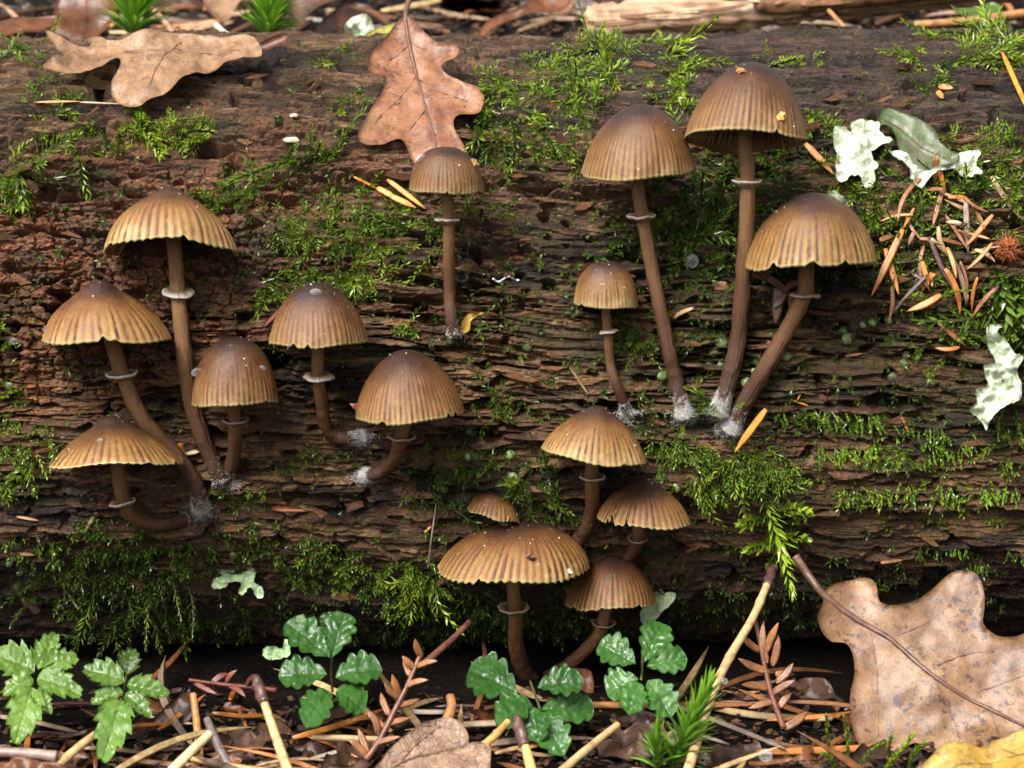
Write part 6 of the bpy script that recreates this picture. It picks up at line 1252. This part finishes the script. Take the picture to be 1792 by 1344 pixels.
# star moss: upright stems with narrow spreading blades
def star_moss(label, base, top, d0, blades, l_, w_, tint, grounded=True):
    A = at(base[0], base[1], np.array(d0)); B = at(top[0], top[1], np.array(d0 - 0.2)); path = crom([A, (A + B) / 2 + [0.05, -0.05, 0], B], 8)
    root = empty('star_moss', A); tag(root, label, 'moss')
    V, tr, Q, ta, an = tube(path, 0.03, na=6); obj('stem', V, tr, Q, M['star'], parent=root, attrs={'tip': np.full(len(V), 0.1), 'tint': np.full(len(V), 0.5)})
    s = d0 * KPX; r = np.random.default_rng(int(base[0])); V, F, tp = [], [], []; b0 = 0; ax = unit(B - A); tn = []
    for k in range(blades):
        f_ = k / blades; p = A + (B - A) * (0.12 + 0.86 * f_); ph = 2.4 * k; a = unit(np.cross(ax, [0.3, 0.5, 0.8])); b_ = np.cross(ax, a); sd_ = math.cos(ph) * a + math.sin(ph) * b_
        an = 1.15 - 0.95 * f_ + r.normal() * 0.1; d = unit(ax * math.cos(an) + sd_ * math.sin(an)); L = l_ * s * r.uniform(0.75, 1.1) * (1 - 0.25 * f_); pt = unit(np.cross(d, ax)); wv = w_ * s * 0.5
        mid = p + d * L * 0.5 + ax * L * 0.06; end = p + d * L + ax * L * (-0.05 + 0.1 * f_); dn = np.cross(pt, d) * wv * 0.5
        V += [p + pt * wv * 0.8, p - pt * wv * 0.8, mid + pt * wv, mid - pt * wv, end, p - dn, mid - dn]
        F += [(b0, b0 + 2, b0 + 6), (b0, b0 + 6, b0 + 5), (b0 + 1, b0 + 5, b0 + 6), (b0 + 1, b0 + 6, b0 + 3), (b0 + 2, b0 + 4, b0 + 6), (b0 + 3, b0 + 6, b0 + 4)]; b0 += 7
        tp += [0.3, 0.3, 0.7, 0.7, 1.0, 0.3, 0.6]; tn += [np.clip(tint + r.normal() * 0.1, 0, 1)] * 7
    o = obj('blades', np.array(V), np.array(F), None, M['star'], parent=root, attrs={'tip': tp, 'tint': tn}, smooth=False); o['kind'] = 'stuff'
star_moss('sharp green star moss stem at the bottom right of centre', (1168, 1360), (1232, 1215), 42.6, 80, 78, 10, 0.8)
star_moss('green star moss tip beside the pale grass stalk', (1150, 1350), (1150, 1290), 42.4, 36, 60, 9, 0.75)
star_moss('blurred star moss tuft behind the flat oak leaf', (232, 72), (238, -20), 53.0, 120, 92, 10, 0.9)
star_moss('second blurred star moss tuft right of the first', (462, 72), (478, 0), 53.0, 110, 86, 10, 0.92)
# small mosses growing from the ground at lower right
def ground_shoot(label, pts, d0, w_, nl, br):
    s = d0 * KPX; path = crom([at(p[0], p[1], np.array(d0 - 0.1 * k)) for k, p in enumerate(pts)], 8); V, F, t = shoot(path, nl, w_ * s * 0.62, w_ * s * 0.24, 0.6, int(pts[0][0]), srad=0.03)
    r = np.random.default_rng(3); tn = np.clip(br + 0.1 * r.normal(size=len(V)), 0, 1)
    o = obj('moss_shoot', V, F, None, M['moss'], attrs={'tip': t, 'tint': tn}, smooth=False); tag(o, label, 'moss', 'moss shoots on the ground at lower right')
for k, (pts, d0, w_, nl, br) in enumerate([([(1480, 1345), (1484, 1300), (1477, 1255)], 43.0, 20, 34, 0.8), ([(1500, 1345), (1520, 1318), (1545, 1300)], 42.6, 20, 28, 0.75), ([(1545, 1350), (1570, 1320), (1598, 1286)], 42.5, 24, 40, 0.97), ([(1590, 1345), (1600, 1318), (1618, 1300)], 42.7, 22, 26, 0.85), ([(1455, 1340), (1450, 1300), (1446, 1252)], 43.6, 18, 28, 0.75), ([(1465, 1350), (1455, 1330), (1440, 1318)], 42.6, 22, 24, 0.8), ([(1560, 1345), (1556, 1310), (1560, 1290)], 42.8, 18, 24, 0.7)]):
    ground_shoot(['upright moss shoot left of the spotted oak leaf', 'leaning moss shoot in front of the spotted oak leaf', 'pale feathery moss shoot below the spotted oak leaf', 'moss shoot between the spotted and the yellow leaf', 'slender moss shoot left of the upright one', 'low moss shoot at the bottom edge left of the spotted leaf', 'short moss shoot under the hole in the spotted leaf'][k], pts, d0, w_, nl, br)

# round liverwort leaves
def disc(px, py, r_, label, group, k):
    P, n_, ok = on_log([px], [py], 0.02); P, n_ = P[0], unit(n_[0] + np.array([0.35 * math.sin(k * 1.7), -0.9, 0.3 + 0.4 * math.cos(k * 2.3)])); s = depth_of(P) * KPX
    a = unit(np.cross(n_, [0, 0, 1])); b_ = np.cross(n_, a); th = np.arange(16) * 2 * np.pi / 16; r = np.random.default_rng(k)
    R = r_ * s * (1 + 0.1 * np.sin(2 * th + k) + 0.05 * r.normal(size=16)); c = P + n_ * 0.05; R = R * 1.1
    rim = c + (R * np.cos(th))[:, None] * a + (R * np.sin(th))[:, None] * b_ - n_ * 0.015; mid = c + 0.55 * ((R * np.cos(th))[:, None] * a + (R * np.sin(th))[:, None] * b_) + n_ * 0.004; bot = rim - n_ * 0.02
    V = np.vstack([[c + n_ * 0.012], mid, rim, bot, [c - n_ * 0.022]]); j = np.arange(16); jn = (j + 1) % 16
    tr = [(0, 1 + q, 1 + (q + 1) % 16) for q in range(16)] + [(49, 33 + (q + 1) % 16, 33 + q) for q in range(16)]
    Q = np.vstack([np.stack([1 + j, 17 + j, 17 + jn, 1 + jn], -1), np.stack([17 + j, 33 + j, 33 + jn, 17 + jn], -1)])
    o = obj('liverwort_leaf', V, tr, Q, M['disc'], color=tuple(np.array([1, 1, 1]) * random.uniform(0.35, 0.9))); tag(o, label, 'liverwort', group)
for (lab, grp, pts) in [('tiny round pale green leaf on the wood right of the wide cap stem', 'round leaves right of the tall mushrooms', [(1557, 558), (1565, 545), (1560, 586), (1564, 601), (1585, 621), (1582, 637), (1475, 581), (1483, 593), (1510, 570), (1527, 565), (1562, 659)]),
    ('tiny round green leaf in the shade between the tall stems', 'round leaves between the tall stems', [(1321, 650), (1326, 631), (1354, 652), (1374, 624), (1262, 639), (1277, 621), (1250, 616), (1242, 634), (1306, 669), (1262, 599), (1335, 668), (1159, 658), (1166, 647)]),
    ('tiny round pale green leaf in the moss at centre', 'round leaves at centre', [(821, 755), (836, 798), (819, 800), (898, 835), (923, 606), (893, 796), (1157, 835), (1184, 853)]),
    ('tiny round green leaf at the left edge of the log', 'round leaves at the left edge', [(27, 955), (410, 971), (17, 986), (60, 863), (17, 675)])]:
    for k, (x, y) in enumerate(pts): disc(x, y, random.uniform(6, 9.5), lab, grp, k + x)

# ------------------------------------------------------------------ water drops
def drop(label, P, r_, flat=1.0, nrm=None, group=None):
    V, F = ico((0, 0, 0), 1.0, 3)
    if nrm is not None:
        n_ = unit(nrm); V = V - np.outer((V @ n_) * (1 - flat), n_)
    o = obj('water_drop', V * r_ + P, F, None, M['water']); tag(o, label, 'water drop', group)
def cap_drop(label, key, px, py, rpx):
    c = CAPS[key]; od = c['outer'].reshape(-1, 3); F = c['F']; ctr = F['P']
    pj = (od - CAM) @ FWD; pp = np.stack([896 + ((od - CAM) @ RIGHT) / pj / KPX, 672 - ((od - CAM) @ UP) / pj / KPX], -1)
    d2 = np.hypot(pp[:, 0] - px, pp[:, 1] - py) + np.where(pj > depth_of(ctr) + 0.1, 60, 0); k = np.argmin(d2)
    n_ = unit(od[k] - ctr + F['ax'] * 0.2); drop(label, od[k] + n_ * rpx * F['s'] * 0.25, rpx * F['s'], 0.62, n_)
cap_drop('pearly water drop near the tip of a smooth cap', 'm10', 552, 514, 10)
cap_drop('clear drop hanging on the left side of the purplish bell cap', 'm8', 341, 652, 9)
cap_drop('amber drop on the right side of the purplish bell cap', 'm8', 459, 643, 5.5)
cap_drop('clear drop on the upper left of the lone small cap', 'm5', 737, 280, 9)
cap_drop('drop on the upper right of the lone small cap', 'm5', 829, 286, 8)
cap_drop('drop on the pointed tip of the lowest left cap', 'm9', 204, 728, 4)
cap_drop('drop on the pale front of the lowest left cap', 'm9', 176, 771, 5)
cap_drop('drop at the left rim of the conical left cap', 'm7', 80, 578, 6)
P_, n_, ok = on_log([1208], [463]); drop('round clear water bead in the moss between the tall stems', P_[0] + n_[0] * 0.15, 12 * 47 * KPX)
P_, n_, ok = on_log([24], [594]); drop('small drop on the wood at the left edge', P_[0] + n_[0] * 0.05, 6 * 47 * KPX)
drop('drop clinging to the pale grass stalk', at(1268, 1192, np.array(43.7)), 6 * 44 * KPX)
drop('bead of water in the ground moss at lower right', at(1340, 1322, np.array(42.4)), 12 * 43 * KPX)

# ------------------------------------------------------------------ small odd things
def crumb(label, px, py, key, r_, col, name='wood_crumb'):
    c = CAPS[key]; od = c['outer'].reshape(-1, 3); F = c['F']; pj = (od - CAM) @ FWD
    pp = np.stack([896 + ((od - CAM) @ RIGHT) / pj / KPX, 672 - ((od - CAM) @ UP) / pj / KPX], -1)
    k = np.argmin(np.hypot(pp[:, 0] - px, pp[:, 1] - py) + np.where(pj > depth_of(F['P']) + 0.1, 60, 0)); V, Fc = ico((0, 0, 0), 1.0, 2); r = np.random.default_rng(px)
    V = V * (1 + 0.35 * r.normal(size=(len(V), 1))) * [1.2, 0.7, 0.8] * r_ * F['s'] + od[k] + unit(od[k] - F['P']) * 0.02
    o = obj(name, V, Fc, None, M['needle'], color=col, smooth=False); tag(o, label, 'crumb')
crumb('orange crumb near the top of the tallest cap', 1296, 127, 'm1', 7, (0.5, 0.22, 0.05))
crumb('golden crumb on the lower right of the tallest cap', 1366, 207, 'm1', 7, (0.62, 0.36, 0.08))
crumb('dark speck of debris on the front of the largest cap', 927, 977, 'm15', 7, (0.09, 0.03, 0.02))
crumb('white grain near the right rim of the largest cap', 995, 1000, 'm15', 4.5, (1.5, 1.35, 1.2))
crumb('reddish crumb on the left rim of the broad domed cap', 627, 712, 'm11', 7, (0.28, 0.08, 0.04))
crumb('orange crumb on the right shoulder of the lone small cap', 829, 288, 'm5', 6, (0.6, 0.28, 0.06))
def thread(label, pts, w_, col, lift, name, cat):
    P = crom([log_pt(p[0], p[1], lift) for p in pts], 8); V, tr, Q, ta, an = tube(P, w_ * 0.5 * 46 * KPX, na=8, jitter=0.2); o = obj(name, V, tr, Q, M['needle'], color=col); tag(o, label, cat)
thread('shiny white bent thread on the bare wood at centre', [(862, 486), (872, 489), (888, 483), (897, 490), (907, 496)], 4, (1.4, 1.4, 1.5), 0.08, 'white_thread', 'thread')
leaf('yellow_petal', 'curled yellow petal beside the foot of the lone mushroom', [(806, 578), (808, 562), (818, 549), (832, 545), (847, 547), (834, 554), (824, 562), (822, 577), (812, 583)], [], log_pt(824, 562, 0.15), LN(10), M['leaf_yellow'], amp=0.03, sp=3, seed=31, cat='petal', curl=lambda q: 0.1 * np.sin(q[:, 0] * 0.2))
thread('thin grey strand hanging left of the largest cap', [(762, 850), (760, 890), (755, 940), (752, 985)], 3, (0.3, 0.24, 0.2), 0.15, 'hanging_strand', 'strand')
# rust coloured burr at the right edge
P_, n_, ok = on_log([1762], [432]); c = P_[0] + n_[0] * 0.12; r = np.random.default_rng(5); root = empty('dry_burr', c); tag(root, 'rust orange bristly burr at the right edge of the log', 'burr')
V, F = ico(c, 0.10, 2); obj('core', V, F, None, M['needle'], parent=root, color=(0.30, 0.07, 0.03))
V, F = hairs(np.tile(c, (260, 1)), unit(r.normal(size=(260, 3)) + [0, -0.4, 0.1]), r.uniform(0.22, 0.38, 260), 0.014, 2); o = obj('bristles', V, F, None, M['needle'], parent=root, color=(0.42, 0.12, 0.035)); o['kind'] = 'stuff'
# pale chips of wood on the log
for lab, x, y, w_, h_, col in [('bright cream wood chip right of the flat oak leaf', 510, 246, 26, 14, (0.8, 0.66, 0.46)), ('small pale chip on the bare wood left of the hanging oak leaf', 515, 205, 14, 10, (0.85, 0.6, 0.5)), ('brown chip caught between the tall stems', 1262, 505, 26, 22, (0.30, 0.14, 0.07)), ('grey chip at the right below the wide cap', 1650, 540, 20, 12, (0.25, 0.2, 0.17))]:
    P_, n_, ok = on_log([x], [y]); s = depth_of(P_[0]) * KPX; V, F = ico((0, 0, 0), 1.0, 2); r = np.random.default_rng(x)
    V = V * (1 + 0.18 * r.normal(size=(len(V), 1))); V = np.sign(V) * np.abs(V) ** 0.7 * [w_ * 0.5 * s, 0.04, h_ * 0.36 * s]
    o = obj('wood_chip', V + P_[0] + n_[0] * 0.05, F, None, M['needle'], color=col, smooth=False); tag(o, lab, 'chip')

# ------------------------------------------------------------------ few alike things that still share a label: tell them apart by their order
same = {}
for o in list(bpy.data.objects):
    if o.parent is None and 'label' in o and o.get('category') and o.get('kind') is None: same.setdefault((o.get('group'), o['label']), []).append(o)
ORD = ['leftmost', 'second from left,', 'third from left,', 'fourth from left,', 'fifth from left,', 'sixth from left,', 'seventh from left,']
for (g_, l_), os_ in same.items():
    if 2 <= len(os_) <= 7:
        for k, o in enumerate(sorted(os_, key=lambda q: q.location.x)): o['label'] = f"{ORD[k] if k < len(os_) - 1 else 'rightmost'} {l_}"
